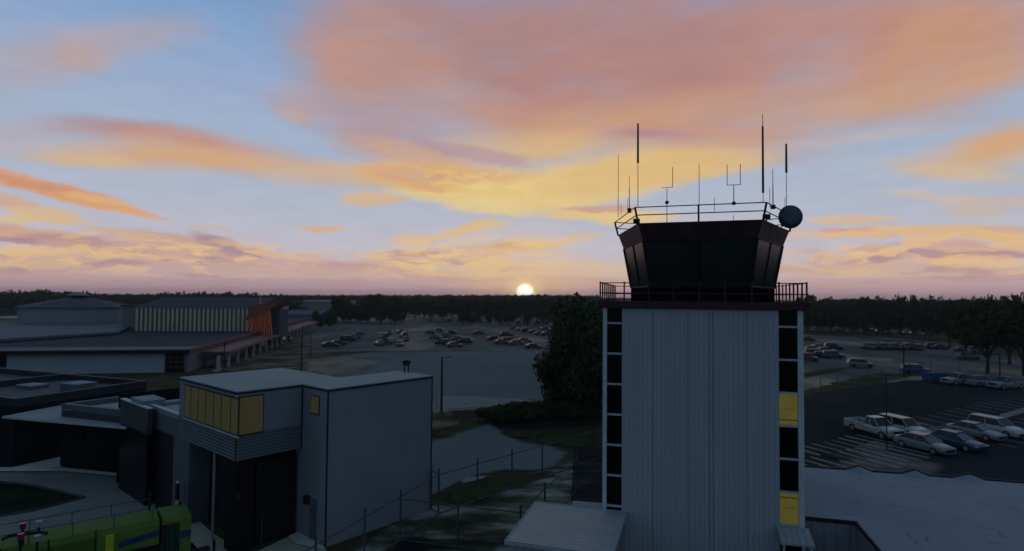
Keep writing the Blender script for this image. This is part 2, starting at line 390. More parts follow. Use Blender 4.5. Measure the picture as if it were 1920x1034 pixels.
def soft(m):
    """a copy of a ground material that breaks up into whatever lies below towards the patch's edge"""
    k = m.name + '_soft'
    if k in MATS: return MATS[k]
    c = m.copy(); c.name = k; t = c.node_tree
    b = t.nodes['Principled BSDF']; out = [x for x in t.nodes if x.type == 'OUTPUT_MATERIAL'][0]
    at_ = t.nodes.new('ShaderNodeAttribute'); at_.attribute_name = 'edge'
    g_ = t.nodes.new('ShaderNodeNewGeometry')
    mp = t.nodes.new('ShaderNodeMapping'); mp.inputs['Scale'].default_value = (.5, 1, 1); t.links.new(g_.outputs['Position'], mp.inputs[0])
    n = t.nodes.new('ShaderNodeTexNoise'); n.inputs['Scale'].default_value = .9; n.inputs['Detail'].default_value = 6; n.inputs['Roughness'].default_value = .65; t.links.new(mp.outputs[0], n.inputs['Vector'])
    ad = t.nodes.new('ShaderNodeMath'); ad.operation = 'ADD'; t.links.new(at_.outputs['Fac'], ad.inputs[0]); t.links.new(n.outputs['Fac'], ad.inputs[1])
    r = t.nodes.new('ShaderNodeMapRange'); r.interpolation_type = 'SMOOTHSTEP'; t.links.new(ad.outputs[0], r.inputs['Value']); r.inputs['From Min'].default_value = .62; r.inputs['From Max'].default_value = 1.15
    tr_ = t.nodes.new('ShaderNodeBsdfTransparent'); mx = t.nodes.new('ShaderNodeMixShader')
    t.links.new(r.outputs[0], mx.inputs[0]); t.links.new(tr_.outputs[0], mx.inputs[1]); t.links.new(b.outputs[0], mx.inputs[2]); t.links.new(mx.outputs[0], out.inputs['Surface'])
    MATS[k] = c; return c
def soft_sheet(name, pts, h, m, width=.35, kind='structure'):
    """paving patch whose rim (width = share of the way to its middle) fades raggedly"""
    c = Vector((sum(p[0] for p in pts) / len(pts), sum(p[1] for p in pts) / len(pts), 0)); out = []
    n = len(pts)
    for i in range(n):
        a, b = Vector(pts[i]), Vector(pts[(i + 1) % n])
        for j in range(4): q = a.lerp(b, j / 4); out.append(Vector((q.x, q.y, 0)))
    N_ = len(out); vs = [(p.x, p.y, h) for p in out] + [tuple(p.lerp(c, width) + Vector((0, 0, h))) for p in out]
    vs = [(v[0], v[1], h) for v in vs]
    fs = [(i, (i + 1) % N_, N_ + (i + 1) % N_, N_ + i) for i in range(N_)] + [list(range(N_, 2 * N_))]
    o = MB().add(vs, fs).obj(name, soft(m))
    at_ = o.data.attributes.new('edge', 'FLOAT', 'POINT')
    at_.data.foreach_set('value', [0.0] * N_ + [1.0] * N_)
    return tag(o, kind=kind)
def mottle(name, stops, scale=.35, stretch=(.45, 1, 1)):
    m = mat(name, stops[0][1], 1.0, spec=.1, scale=scale, rgb2=stops[-1][1], stretch=stretch, detail=9)
    r = [x for x in m.node_tree.nodes if x.type == 'VALTORGB'][0]
    r.color_ramp.elements[0].position = stops[0][0]; r.color_ramp.elements[1].position = stops[-1][0]
    for p_, c_ in stops[1:-1]:
        e = r.color_ramp.elements.new(p_); e.color = tuple(c_) + (1,)
    return m
M['yard'] = mottle('m_yard', [(.34, (.014, .020, .018)), (.42, (.040, .050, .026)), (.49, (.085, .090, .055)), (.55, (.17, .18, .15)), (.64, (.27, .275, .25))], .5)
M['verge'] = mottle('m_verge', [(.38, (.020, .030, .012)), (.48, (.055, .055, .030)), (.55, (.12, .10, .07)), (.65, (.20, .17, .13))], .3)
M['painted_shade_turf'] = mottle('m_painted_shade_turf', [(.36, (.006, .009, .012)), (.50, (.012, .016, .018)), (.60, (.030, .038, .022)), (.68, (.06, .062, .05))], .5)  # turf colours darkened to paint shade into the ground
M['lot_far'] = mottle('m_lot_far', [(.34, (.055, .060, .060)), (.46, (.095, .098, .095)), (.54, (.15, .14, .12)), (.63, (.30, .25, .19))], .045, (1, .35, 1))
# centre: far car park, access lanes, big empty pad
sheet('car_park', gp(430, 640, 560, 600, 760, 585, 1000, 583, 1200, 588, 1200, 700, 1000, 658, 560, 661, 400, 700), 0.02, M['lot_far'], jitter=1.0)
soft_sheet('lawn_patch', gp(400, 650, 560, 640, 660, 668, 620, 700, 520, 705, 400, 705), 0.03, M['verge'], .4)
pad = gp(560, 700, 600, 672, 690, 662, 1018, 657, 1060, 700, 1060, 762, 1005, 750, 905, 744, 806, 741, 700, 735, 600, 720)
sheet('parking_pad', pad, 0.04, M['asph_light'], jitter=0.12)
soft_sheet('dirt_patch', gp(555, 672, 640, 664, 745, 672, 700, 700, 600, 716, 540, 705), 0.05, M['dirt'], .7)
kb = MB()
for a, b in ((P(560, 661), P(700, 656.5)), (P(700, 656.5), P(860, 655)), (P(860, 655), P(1022, 658))):
    d = (b - a).normalized(); nrm = Vector((-d.y, d.x, 0))
    kb.poly([a - nrm * .8 + Vector((0, 0, .06)), b - nrm * .8 + Vector((0, 0, .06)), b + nrm * .8 + Vector((0, 0, .06)), a + nrm * .8 + Vector((0, 0, .06))])
tag(kb.obj('kerb_strip', M['concrete']), kind='structure')
soft_sheet('road', gp(560, 728, 806, 737, 905, 741, 1015, 750, 1090, 762, 1060, 778, 960, 780, 880, 786, 806, 790, 700, 800), 0.055, M['dirt'], .35)
soft_sheet('road', gp(560, 728, 806, 739, 905, 742, 1015, 750, 1040, 757, 960, 756, 880, 754, 806, 753, 700, 750), 0.07, M['asph_light'], .4)
soft_sheet('verge_path', gp(806, 741, 905, 743, 1005, 750, 1030, 757, 960, 762, 905, 765, 860, 768, 806, 770), 0.08, M['concrete'], .3)
soft_sheet('path', gp(860, 755, 885, 752, 925, 756, 905, 761, 870, 760), 0.085, M['concrete'], .6)
soft_sheet('driveway', gp(720, 842, 840, 816, 880, 800, 915, 790, 945, 806, 985, 830, 1040, 836, 1076, 850, 1064, 880, 1010, 888, 950, 886, 880, 900, 806, 935, 720, 975), 0.06, M['asph_light'], .28)
soft_sheet('lawn_patch', gp(780, 770, 880, 768, 960, 764, 1140, 758, 1140, 850, 1050, 842, 980, 826, 930, 800, 880, 812, 800, 836), 0.045, M['lawn'], .3)
soft_sheet('verge_patch', gp(790, 775, 850, 770, 890, 776, 860, 800, 800, 822), 0.075, M['verge'], .5)
soft_sheet('painted_lawn_shade', gp(900, 790, 925, 772, 980, 758, 1040, 745, 1140, 750, 1140, 800, 1060, 808, 985, 815, 920, 806), 0.09, M['painted_shade_turf'], .35)  # tree shade painted onto the lawn as dark patches
soft_sheet('painted_lawn_shade', gp(835, 772, 880, 768, 935, 776, 910, 786, 850, 786), 0.095, M['painted_shade_turf'], .6)
soft_sheet('painted_lawn_shade', gp(925, 812, 990, 806, 1040, 812, 1010, 826, 950, 824), 0.10, M['lawn'], .5)
soft_sheet('yard', gp(560, 1100, 700, 1000, 780, 955, 850, 925, 950, 896, 1060, 868, 1140, 850, 1140, 1010, 900, 1240, 640, 1240), 0.04, M['yard'], .2)
soft_sheet('yard_lawn', gp(810, 930, 870, 905, 960, 888, 1040, 882, 1050, 892, 960, 920, 880, 950, 820, 956), 0.065, M['lawn'], .5)
soft_sheet('painted_shade_patch', gp(1076, 838, 1140, 828, 1140, 955, 1066, 950, 1072, 890), 0.08, M['painted_shade_turf'], .25)  # shade left of the tower, painted as a dark ground patch
soft_sheet('path', gp(852, 905, 872, 895, 920, 891, 920, 897, 890, 905, 862, 912), 0.075, M['concrete'], .75)
soft_sheet('painted_yard_shade', gp(640, 1060, 760, 1006, 900, 1010, 960, 1020, 940, 1040, 800, 1030, 700, 1060), 0.07, M['painted_shade_turf'], .5)  # shade on the yard, put into the ground colour
# left forecourt
sheet('forecourt', gp(-300, 900, 0, 886, 120, 884, 250, 893, 330, 940, 440, 1040, 520, 1100, 300, 1300, -300, 1200), 0.03, M['concrete'])
sheet('sidewalk', gp(20, 880, 116, 859, 116, 879), 0.12, M['concrete_pale'])
sheet('sidewalk', gp(-40, 879, 0, 879.5, 116, 880, 245, 893, 262, 900, 120, 887, 0, 887, -40, 887), 0.13, M['concrete_pale'])
sheet('forecourt_lawn', gp(-150, 912, 0, 908, 60, 914, 152, 935, 60, 958, -150, 992), 0.08, M['lawn_dark'], jitter=0.08)
fl = gp(-150, 912, 0, 906, 60, 912, 158, 935, 60, 960, -150, 995)
kb = MB()
for a, b in zip(fl[1:-1], fl[2:]):
    kb.tube(a + Vector((0, 0, .08)), b + Vector((0, 0, .08)), 0.09, n=4)
tag(kb.obj('kerb', mat('m_kerb_dark', (0.045, 0.05, 0.055), 0.9)), kind='structure')
sheet('driveway_apron', gp(352, 955, 362, 966, 395, 999, 425, 1018, 452, 1050, 560, 999, 600, 1026, 690, 1090, 560, 1300, 330, 1300, 300, 1010), 0.05, mat('m_concrete_warm', (0.36, 0.33, 0.26), 0.9, rgb2=(0.44, 0.41, 0.32), scale=0.6))
sheet('entry_slab', gp(539, 1009, 559, 1000.5, 596, 1018, 612, 1034, 555, 1024), 0.10, M['concrete_pale'])
# right side: roads and car parks
sheet('road_far', gp(1500, 640, 1700, 655, 1920, 672, 2300, 700, 2300, 720, 1920, 716, 1760, 702, 1640, 700, 1500, 735), 0.03, M['lot_far'], jitter=0.8)
soft_sheet('lawn_strip', gp(1500, 742, 1640, 716, 1760, 702, 1790, 702, 1700, 716, 1600, 734, 1500, 750), 0.045, M['lawn'], .5)
sheet('car_park_north', gp(1500, 628, 1640, 632, 1800, 645, 1800, 668, 1640, 690, 1500, 705), 0.02, M['lot_far'], jitter=0.8)
soft_sheet('median_lawn', gp(1500, 700, 1560, 690, 1600, 690, 1560, 702, 1500, 712), 0.05, M['lawn'], .5)
soft_sheet('median_sand', gp(1600, 668, 1680, 672, 1690, 680, 1620, 680), 0.05, M['dirt'], .5)
soft_sheet('verge_sand', gp(1640, 716, 1700, 704, 1740, 702, 1925, 728, 1925, 736, 1760, 718, 1700, 716, 1650, 722), 0.055, M['dirt'], .5)
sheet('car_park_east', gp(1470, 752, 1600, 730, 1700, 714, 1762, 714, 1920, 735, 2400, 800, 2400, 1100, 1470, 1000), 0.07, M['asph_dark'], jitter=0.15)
# painted stalls: stall lines run one way, the aisles the other
SD = Vector((0.27, -0.963, 0)); AD = Vector((0.845, 0.535, 0)).normalized()
def stalls(name, start, n, step, length, w=0.11, skip=()):
    mb = MB()
    for i in range(n):
        if i in skip: continue
        a = start + AD * (i * step); b = a + SD * length; q = Vector((SD.y, -SD.x, 0)) * w
        mb.poly([a - q + Vector((0, 0, .08)), b - q + Vector((0, 0, .08)), b + q + Vector((0, 0, .08)), a + q + Vector((0, 0, .08))])
    return tag(mb.obj(name, M['paint']), kind='structure')
stalls('stall_lines', P(1698, 788), 26, 2.55, 5.2)
stalls('stall_lines', P(1763, 812) + Vector((1.2, -1, 0)), 22, 2.55, 5.2)
SD2 = Vector((.42, -.907, 0)).normalized()
def worn_stalls(name, u0, v0, n, step, l0, l1, w):
    mb = MB(); a_ = P(u0, v0)
    for i in range(n):
        a = a_ + AD * (i * step) + SD2 * random.uniform(-.3, .3); b = a + SD2 * random.uniform(l0, l1); q = Vector((SD2.y, -SD2.x, 0)) * w * random.uniform(.6, 1.3)
        mb.poly([a - q + Vector((0, 0, .08)), b - q + Vector((0, 0, .08)), b + q + Vector((0, 0, .08)), a + q + Vector((0, 0, .08))])
    return tag(mb.obj(name, M['paint']), kind='structure')
worn_stalls('stall_lines', 1470, 872, 24, 1.30, 4.6, 5.4, .26)
worn_stalls('stall_lines', 1490, 842, 16, 1.45, 4.4, 5.2, .2)
mb = MB()
a = P(1830, 797.5); b = P(1935, 766); q = Vector((-AD.y, AD.x, 0)) * .55
mb.poly([a - q + Vector((0, 0, .09)), b - q + Vector((0, 0, .09)), b + q + Vector((0, 0, .09)), a + q + Vector((0, 0, .09))])
tag(mb.obj('median_strip', M['paint']), kind='structure')
soft_sheet('worn_pavement', gp(1530, 880, 1600, 850, 1640, 842, 1700, 850, 1800, 876, 1780, 900, 1700, 902), 0.075, mat('m_asphalt_scuffed', (0.045, 0.045, 0.045), 0.9, rgb2=(0.13, 0.12, 0.105), scale=0.7, stretch=(0.5, 1.2, 1), detail=8), .6)

# ================================================================ materials for buildings
def ribbed(name, rgb, pitch, depth=0.015, axis='X', rough=0.55, rgb2=None, var=0.06, width=0.2, groove=0.84, streak=(1, 1, 1)):
    """sheet-metal cladding: real colour variation plus bumped ribs along object x, y or z"""
    m = mat(name, rgb, rough, var, 0.9, rgb2=rgb2, stretch=streak)
    t = m.node_tree; b = t.nodes['Principled BSDF']
    tcn = t.nodes.new('ShaderNodeTexCoord'); sp = t.nodes.new('ShaderNodeSeparateXYZ'); t.links.new(tcn.outputs['Object'], sp.inputs[0])
    d = t.nodes.new('ShaderNodeMath'); d.operation = 'DIVIDE'; t.links.new(sp.outputs['XYZ'.index(axis)], d.inputs[0]); d.inputs[1].default_value = pitch
    f = t.nodes.new('ShaderNodeMath'); f.operation = 'PINGPONG'; t.links.new(d.outputs[0], f.inputs[0]); f.inputs[1].default_value = 0.5
    r = t.nodes.new('ShaderNodeMapRange'); r.interpolation_type = 'SMOOTHSTEP'; t.links.new(f.outputs[0], r.inputs['Value'])
    r.inputs['From Min'].default_value = 0.0; r.inputs['From Max'].default_value = width
    bp = t.nodes.new('ShaderNodeBump'); bp.inputs['Distance'].default_value = depth; bp.inputs['Strength'].default_value = 1.0
    t.links.new(r.outputs[0], bp.inputs['Height']); t.links.new(bp.outputs[0], b.inputs['Normal'])
    # base colour is multiplied darker in the grooves
    cm = [l for l in t.links if l.to_socket == b.inputs['Base Color']][0].from_socket
    mx = t.nodes.new('ShaderNodeMix'); mx.data_type = 'RGBA'; mx.blend_type = 'MULTIPLY'; mx.inputs[0].default_value = 1.0
    gr = t.nodes.new('ShaderNodeMapRange'); t.links.new(r.outputs[0], gr.inputs['Value']); gr.inputs['To Min'].default_value = groove; gr.inputs['To Max'].default_value = 1.0
    t.links.new(cm, mx.inputs[6]); t.links.new(gr.outputs[0], mx.inputs[7]); t.links.new(mx.outputs[2], b.inputs['Base Color'])
    return m
M['siding'] = ribbed('m_tower_siding', (0.355, 0.365, 0.405), 0.22, var=0.05, streak=(1.2, 1.2, 0.12), groove=0.88, depth=0.010)
M['siding_low'] = ribbed('m_low_siding', (0.20, 0.20, 0.23), 0.55, 0.02)
M['column'] = mat('m_tower_trim', (0.50, 0.52, 0.54), 0.6)
M['maroon'] = mat('m_maroon_steel', (0.050, 0.014, 0.020), 0.5, 0.2)
M['darkglass'] = mat('m_dark_glass', (0.018, 0.025, 0.021), 0.2, 0.3, 0.5, spec=0.05)
M['blackglass'] = mat('m_black_glass', (0.002, 0.002, 0.003), 0.25, 0.3, 0.5, spec=0.12)
M['black'] = mat('m_black_steel', (0.010, 0.010, 0.012), 0.6, 0.3)
M['frame'] = mat('m_window_bar', (0.42, 0.43, 0.47), 0.6)
M['roof_pale'] = mat('m_membrane_roof', (0.27, 0.30, 0.305), 0.85, rgb2=(0.31, 0.335, 0.34), scale=0.35, spec=0.2, detail=8)
M['wall_grey'] = mat('m_wall_grey', (0.22, 0.22, 0.25), 0.85, 0.05, 0.4)
M['wall_dark'] = mat('m_wall_dark', (0.10, 0.105, 0.12), 0.85, 0.1, 0.6)
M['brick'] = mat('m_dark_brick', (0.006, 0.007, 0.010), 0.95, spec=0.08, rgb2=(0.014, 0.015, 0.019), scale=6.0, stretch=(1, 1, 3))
M['trim_black'] = mat('m_black_trim', (0.012, 0.013, 0.018), 0.7)
M['trim_white'] = mat('m_white_trim', (0.42, 0.44, 0.48), 0.6)
M['door_dark'] = ribbed('m_rollup_door', (0.006, 0.004, 0.007), 0.35, 0.01, 'Z', 0.6)
M['lap'] = ribbed('m_lap_siding', (0.125, 0.135, 0.155), 0.17, 0.03, 'Z', 0.7, width=0.5)
M['lit_cab'] = emat('m_lit_window', (0.022, 0.020, 0.0075), 1.0, 0.12)
M['lit_tower'] = emat('m_lit_stair_window', (0.070, 0.060, 0.010), 1.0, 0.2)
M['steel'] = mat('m_galvanised', (0.05, 0.06, 0.075), 0.6, 0.3)

# ================================================================ CONTROL TOWER
YAW = math.radians(-14.5)
TC = Vector((10.13, 32.6, 0))
tx, ty = math.cos(YAW), math.sin(YAW)
HW = 4.6
tower = thing('control_tower', 'pale metal airport control tower with a dark glass cab on top', 'tower', TC, YAW)
FR = TC + Vector((ty * HW, -tx * HW, 0))            # middle of the front face
def on_front(u, v, off=0.0):
    """photo pixel -> local x, z on the tower's front plane"""
    n = Vector((ty, -tx, 0)) * 1.0
    p0 = FR + n * off
    d = raydir(u, v); o = Vector((0, 0, CAM_H))
    t = (p0 - o).dot(n) / d.dot(n)
    w = o + d * t - TC
    return w.x * tx + w.y * ty, w.z
DECK0, DECK1 = 12.93, 13.24
lx = [on_front(u, 760)[0] for u in (1130, 1137.5, 1166, 1461, 1497, 1507.5)]
y0 = -HW
sh = MB()
sh.b2(lx[2], lx[3], y0, HW, 0, DECK0)                                # sided core
sh.b2(-HW + .25, lx[2], y0 + .35, HW - .01, 0, DECK0 - .002)
sh.b2(lx[3], HW - .25, y0 + .35, HW - .01, 0, DECK0 - .002)
sh.obj('shaft_wall', M['siding'], tower)
for x0, x1 in ((lx[0], lx[1]), (lx[4], lx[5])):
    MB().b2(x0, x1, y0 - .003, y0 + .45, 0, DECK0 - .004).obj('corner_column', M['column'], tower)
# glazed stair strips
lb = [606.3 + 57.2 * k for k in range(7)]
rb = [613.6 + 62.1 * k for k in range(7)]
zs = [on_front(1480, v)[1] for v in rb]
zl = [on_front(1151, v)[1] for v in lb]
def strip(x0, x1, zz, lit):
    lv = [DECK0] + zz
    zz2 = lv + [0.0]
    for i in range(len(zz2) - 1):
        zt, zb = zz2[i] - (.05 if i else .02), zz2[i + 1] + .05
        if zt - zb < .1: continue
        MB().b2(x0 + .02, x1 - .02, y0 + .12, y0 + .16, zb, zt).obj('window', M['lit_tower'] if i in lit else M['blackglass'], tower)
    for z in zz:
        MB().b2(x0 + .003, x1 - .003, y0 + .02, y0 + .17, z - .045, z + .045).obj('window_bar', M['frame'], tower)
    return
strip(lx[1], lx[2], zl, ())
strip(lx[3], lx[4], zs, (3, 6))
# stair seen behind the lit panes
for i in (3, 6):
    zt, zb = zs[i - 1], (zs[i] if i < len(zs) else zs[-1] - 1.55)
    mb = MB(); mb.b2(lx[3] + .25, lx[4] - .15, y0 + .09, y0 + .115, (zt + zb) / 2 - .02, (zt + zb) / 2 + .03)
    mb.obj('stair_landing', mat('m_stair_pale', (0.5, 0.46, 0.3), 0.7), tower)
    MB().b2(lx[3] + .03, lx[4] - .03, y0 + .095, y0 + .118, (zb + .25 if i == 3 else zt - .28), (zb + .28 if i == 3 else zt - .25)).obj('stair_rail', M['trim_black'], tower)
# expansion joints in the siding
mb = MB()
for u in (1224, 1290, 1330, 1337, 1400):
    x = on_front(u, 760)[0]; mb.b2(x - .012, x + .012, y0 - .004, y0 + .01, 0, DECK0 - .01)
mb.obj('siding_joint', mat('m_joint', (0.11, 0.12, 0.14), 0.8), tower)
# deck
DX = HW + .12
dk = MB(); dk.b2(-DX, DX, -DX, DX, DECK0, DECK1); dk.b2(-DX - .05, DX + .05, -DX - .05, -DX, DECK0 + .02, DECK1 + .05)
dk.obj('deck', M['maroon'], tower)
RZ = DECK1 + .93
RX = DX - .02
rails = MB()
for z in (RZ, RZ - .50):
    for a, b in (((-RX, -RX), (RX, -RX)), ((RX, -RX), (RX, RX)), ((RX, RX), (-RX, RX)), ((-RX, RX), (-RX, -RX))):
        rails.tube((a[0], a[1], z), (b[0], b[1], z), .026, n=5)
rails.obj('guard_rail', M['maroon'], tower)
for s in range(4):
    NP_ = 10 if s == 1 else 8
    for i in range(NP_):
        t = -RX + 2 * RX * i / NP_
        x, y = ((t, -RX), (RX, t), (-t, RX), (-RX, -t))[s]
        MB().b2(x - .035, x + .035, y - .035, y + .035, DECK1, RZ + .06).obj('railing_post', M['maroon'], tower)
# pentagonal cab
CYAW, COFF = -4.0, 0.30
def pent(s, z, off=0.0):
    R_ = s * 0.8507 + off
    return [(COFF + R_ * math.cos(math.radians(a + CYAW)), R_ * math.sin(math.radians(a + CYAW)), z) for a in (-126, -54, 18, 90, 162)]
CZ = (DECK1, 14.03, 16.36, 17.22, 18.0)
CS = (4.86, 4.86, 5.42, 5.84, 6.12)
def band(mb, s0, z0, s1, z1, m=None):
    mb.loft([pent(s0, z0), pent(s1, z1)], m, cap=False)
b_ = MB(); band(b_, CS[0], CZ[0], CS[1], CZ[1]); b_.obj('cab_base', mat('m_cab_base', (0.010, 0.006, 0.010), 1.0, 0.3, spec=0.0), tower)
def side_pt(i, t, s, z, off=0.0):
    p = pent(s, z, off); a = Vector(p[i]); b = Vector(p[(i + 1) % 5]); return a.lerp(b, t)
def sz(z):
    for k in range(4):
        if z <= CZ[k + 1] + 1e-6: return CS[k] + (CS[k + 1] - CS[k]) * (z - CZ[k]) / (CZ[k + 1] - CZ[k])
    return CS[4]
for i in range(5):
    for t0, t1 in ((0.0, 0.5), (0.5, 1.0)):
        a0_, a1_ = t0 + .012, t1 - .012
        mb = MB(); mb.add([side_pt(i, a0_, CS[1], CZ[1] + .02, -.03), side_pt(i, a1_, CS[1], CZ[1] + .02, -.03), side_pt(i, a1_, CS[2], CZ[2] - .02, -.03), side_pt(i, a0_, CS[2], CZ[2] - .02, -.03)], [(0, 1, 2, 3)])
        mb.obj('cab_window', M['darkglass'], tower)
mb = MB()
for i in range(5):
    for t in (0.0, 0.5):
        mb.tube(side_pt(i, t, CS[1], CZ[1]), side_pt(i, t, CS[2], CZ[2]), .03 if t else .055, n=5)
    mb.tube(side_pt(i, 0, CS[1], CZ[1]), side_pt(i, 1, CS[1], CZ[1]), .05, n=5)
    mb.tube(side_pt(i, 0, CS[2], CZ[2]), side_pt(i, 1, CS[2], CZ[2]), .045, n=5)
mb.obj('mullion', M['black'], tower)
b_ = MB(); band(b_, CS[2], CZ[2], CS[3], CZ[3])
b_.add(pent(CS[3] - .1, CZ[3] - .12), [(0, 1, 2, 3, 4)]); b_.add(pent(CS[2] - .05, CZ[2] + .01), [(4, 3, 2, 1, 0)])
b_.obj('roof_fascia', mat('m_cab_fascia', (0.050, 0.016, 0.024), 0.55, 0.3), tower)
mb = MB()
for i in range(5):
    for t in (0.333, 0.667):
        mb.tube(side_pt(i, t, CS[2], CZ[2] + .02), side_pt(i, t, CS[3], CZ[3]), .012, n=4)
mb.obj('fascia_joint', M['black'], tower)
# interior: floor, consoles and a core so the dark glass has depth
b_ = MB(); b_.loft([pent(2.2, CZ[1]), pent(2.2, CZ[2])]); b_.obj('cab_core', M['black'], tower)
# roof railing leaning out with the walls
for i in range(5):
    for t in ((0.0, 0.5) if i == 0 else (0.0,)):
        MB().tube(side_pt(i, t, CS[3], CZ[3] - .05), side_pt(i, t, CS[4], CZ[4]), .055 if t == 0 else .045, n=6).obj('railing_post', M['black'], tower)
mb = MB()
for z in (18.0, 17.62):
    for i in range(5):
        a, b = side_pt(i, 0, sz(z), z), side_pt(i, 1, sz(z), z)
        mb.tube(a, b, .028, n=5)
mb.obj('roof_rail', M['black'], tower)
MB().ball((0.1, -2.2, 17.2), .3, sz=.7).obj('roof_dome', M['steel'], tower)

# ---- antennas on the tower roof (each one its own thing)
def loc_at(u, depth):
    """local x,y on the cab roof for photo column u at local depth y"""
    d = raydir(u, 400); d = Vector((d.x, d.y, 0))
    base = TC + Vector((-ty * depth, tx * depth, 0)); e = Vector((tx, ty, 0))
    # solve base + e*s = d*k
    det = e.x * -d.y + e.y * d.x
    s = (-base.x * -d.y - (-base.y) * -d.x * -1) if False else ((-base.x) * (-d.y) - (-base.y) * (-d.x)) / (e.x * (-d.y) - e.y * (-d.x))
    return s, depth
def z_at(u, v, pt):
    w = TC + Vector((tx * pt[0] - ty * pt[1], ty * pt[0] + tx * pt[1], 0))
    d = raydir(u, v); return CAM_H + d.z * (w.x * d.x + w.y * d.y) / (d.x ** 2 + d.y ** 2)
def w_of(pt, z):
    return Vector((TC.x + tx * pt[0] - ty * pt[1], TC.y + ty * pt[0] + tx * pt[1], z))
M['ant'] = mat('m_antenna', (0.014, 0.015, 0.022), 0.5)
M['ant_fine'] = mat('m_antenna_fine', (0.09, 0.075, 0.075), 0.5)
def antenna(name, label, u, depth, segs, foot=None, group='antennas on the control tower roof', tilt_rods=()):
    """segs: list of (v_top, v_bottom, radius, part name)"""
    pt = loc_at(u, depth)
    vb = max(s[1] for s in segs)
    zb = z_at(u, vb, pt)
    zb = min(zb, 18.02) if foot != 'roof' else 17.1
    r = thing(name, label, 'antenna', w_of(pt, zb), YAW, group)
    for (v0, v1, rad, part) in segs:
        z1, z0 = z_at(u, v0, pt) - zb, z_at(u, v1, pt) - zb
        if v1 == vb: z0 = 0
        MB().tube((0, 0, z0), (0, 0, z1), rad, n=6, r2=rad * .8).obj(part, M['ant'] if rad > .02 else M['ant_fine'], r)
    return r, pt, zb
A = antenna
A('whip_antenna', 'tall thin whip at the left corner of the cab roof', 1159, -0.9, [(290, 408, .017, 'rod')])
A('whip_antenna', 'very short stub aerial beside the leftmost whip', 1164.5, -1.0, [(384, 404, .014, 'rod')])
r, pt, zb = A('whip_antenna', 'short whip with a black box at its foot, left side railing', 1180, -2.0, [(331, 352, .013, 'rod'), (352, 390, .022, 'mast')])
MB().box((0, 0, .12), (.2, .2, .24)).obj('box', M['black'], r)
r, pt, zb = A('whip_antenna', 'tiny red-tipped rod left of the boxed whip', 1177, -2.0, [(372, 390, .014, 'rod')])
A('dipole_antenna', 'tall antenna with a thick upper half at the left front corner', 1196, -4.1, [(232, 306, .055, 'sleeve'), (306, 388, .018, 'mast')])
r, pt, zb = A('dipole_antenna', 'lopsided tee antenna with a single upright arm', 1250.5, -4.15, [(352, 412, .018, 'mast')], 'roof')
zc = z_at(1250, 352, pt) - zb; k = 27.5 / 1100
MB().tube((-10 * k, 0, zc), (11 * k, 0, zc), .012, n=5).obj('crossbar', M['ant_fine'], r)
MB().tube((11 * k, 0, zc), (11 * k, 0, zc + 40 * k), .017, n=5).obj('element', M['ant'], r)
MB().ball((0, 0, z_at(1250, 380, pt) - zb), .095).obj('junction_box', M['black'], r)
A('whip_antenna', 'plain whip standing at the middle post of the front rail', 1311, -4.1, [(307, 388, .016, 'rod')])
r, pt, zb = A('dipole_antenna', 'tuning-fork antenna with two upright arms', 1376, -4.15, [(347, 375, .022, 'mast')])
zc = z_at(1376, 347, pt) - zb
MB().tube((-12 * k, 0, zc), (12 * k, 0, zc), .016, n=5).obj('crossbar', M['ant'], r)
for sx in (-12 * k, 12 * k):
    MB().tube((sx, 0, zc), (sx, 0, zc + 40 * k), .017, n=5).obj('element', M['ant'], r)
MB().ball((0, 0, 0.02), .10).obj('junction_box', M['black'], r)
A('whip_antenna', 'thin stub crossing the front roof rail right of centre', 1339.5, -4.1, [(370, 397, .013, 'rod')])
A('whip_antenna', 'tiny spike on the fascia below the tuning-fork antenna', 1375, -3.95, [(404, 414, .014, 'rod')], 'roof')
A('dipole_antenna', 'tallest antenna with a long thick sleeve at the right front corner', 1431, -4.1, [(214, 237, .016, 'tip'), (237, 362, .055, 'sleeve'), (362, 378, .018, 'mast')])
r, pt, zb = A('whip_antenna', 'short jointed whip with a box on the right side rail', 1449.5, -2.0, [(317, 348, .018, 'rod'), (348, 382, .028, 'mast')])
MB().box((0, 0, .1), (.22, .2, .2)).obj('box', M['black'], r)
A('whip_antenna', 'low thin rod between the tallest antenna and the boxed whip', 1443.5, -2.6, [(352, 380, .014, 'rod')])
A('dipole_antenna', 'antenna with a thick dark top standing behind the dish', 1475, -0.6, [(270, 324, .06, 'sleeve'), (324, 390, .018, 'mast')])
A('whip_antenna', 'little stub aerial left of the dish', 1472, -1.2, [(370, 388, .015, 'rod')])
# dish
pt = loc_at(1482, -1.0)
zd = z_at(1482, 407, pt)
dish = thing('microwave_dish', 'round grey microwave dish on the right edge of the cab roof', 'dish', w_of(pt, zd), math.radians(-6))
mb = MB(); rings = []
for rr, yy in ((.60, -.06), (.61, 0.0), (.585, .10), (.4, .22), (.15, .29)):
    rings.append([(rr * math.cos(2 * math.pi * i / 32), yy, rr * math.sin(2 * math.pi * i / 32)) for i in range(32)])
mb.loft(rings); mb.obj('drum', mat('m_dish', (0.075, 0.085, 0.10), 0.6), dish, smooth=False)
rings = [[(rr * math.cos(2 * math.pi * i / 32), yy, rr * math.sin(2 * math.pi * i / 32)) for i in range(32)] for rr, yy in ((.595, -.062), (.3, -.10), (.02, -.115))]
MB().loft(rings).obj('radome', mat('m_radome', (0.085, 0.10, 0.12), 0.6), dish, smooth=True)
MB().tube((-.35, .22, -.5), (-.35, .22, .35), .05).tube((-.35, .22, 0), (0, .28, 0), .04).obj('mount', M['black'], dish)

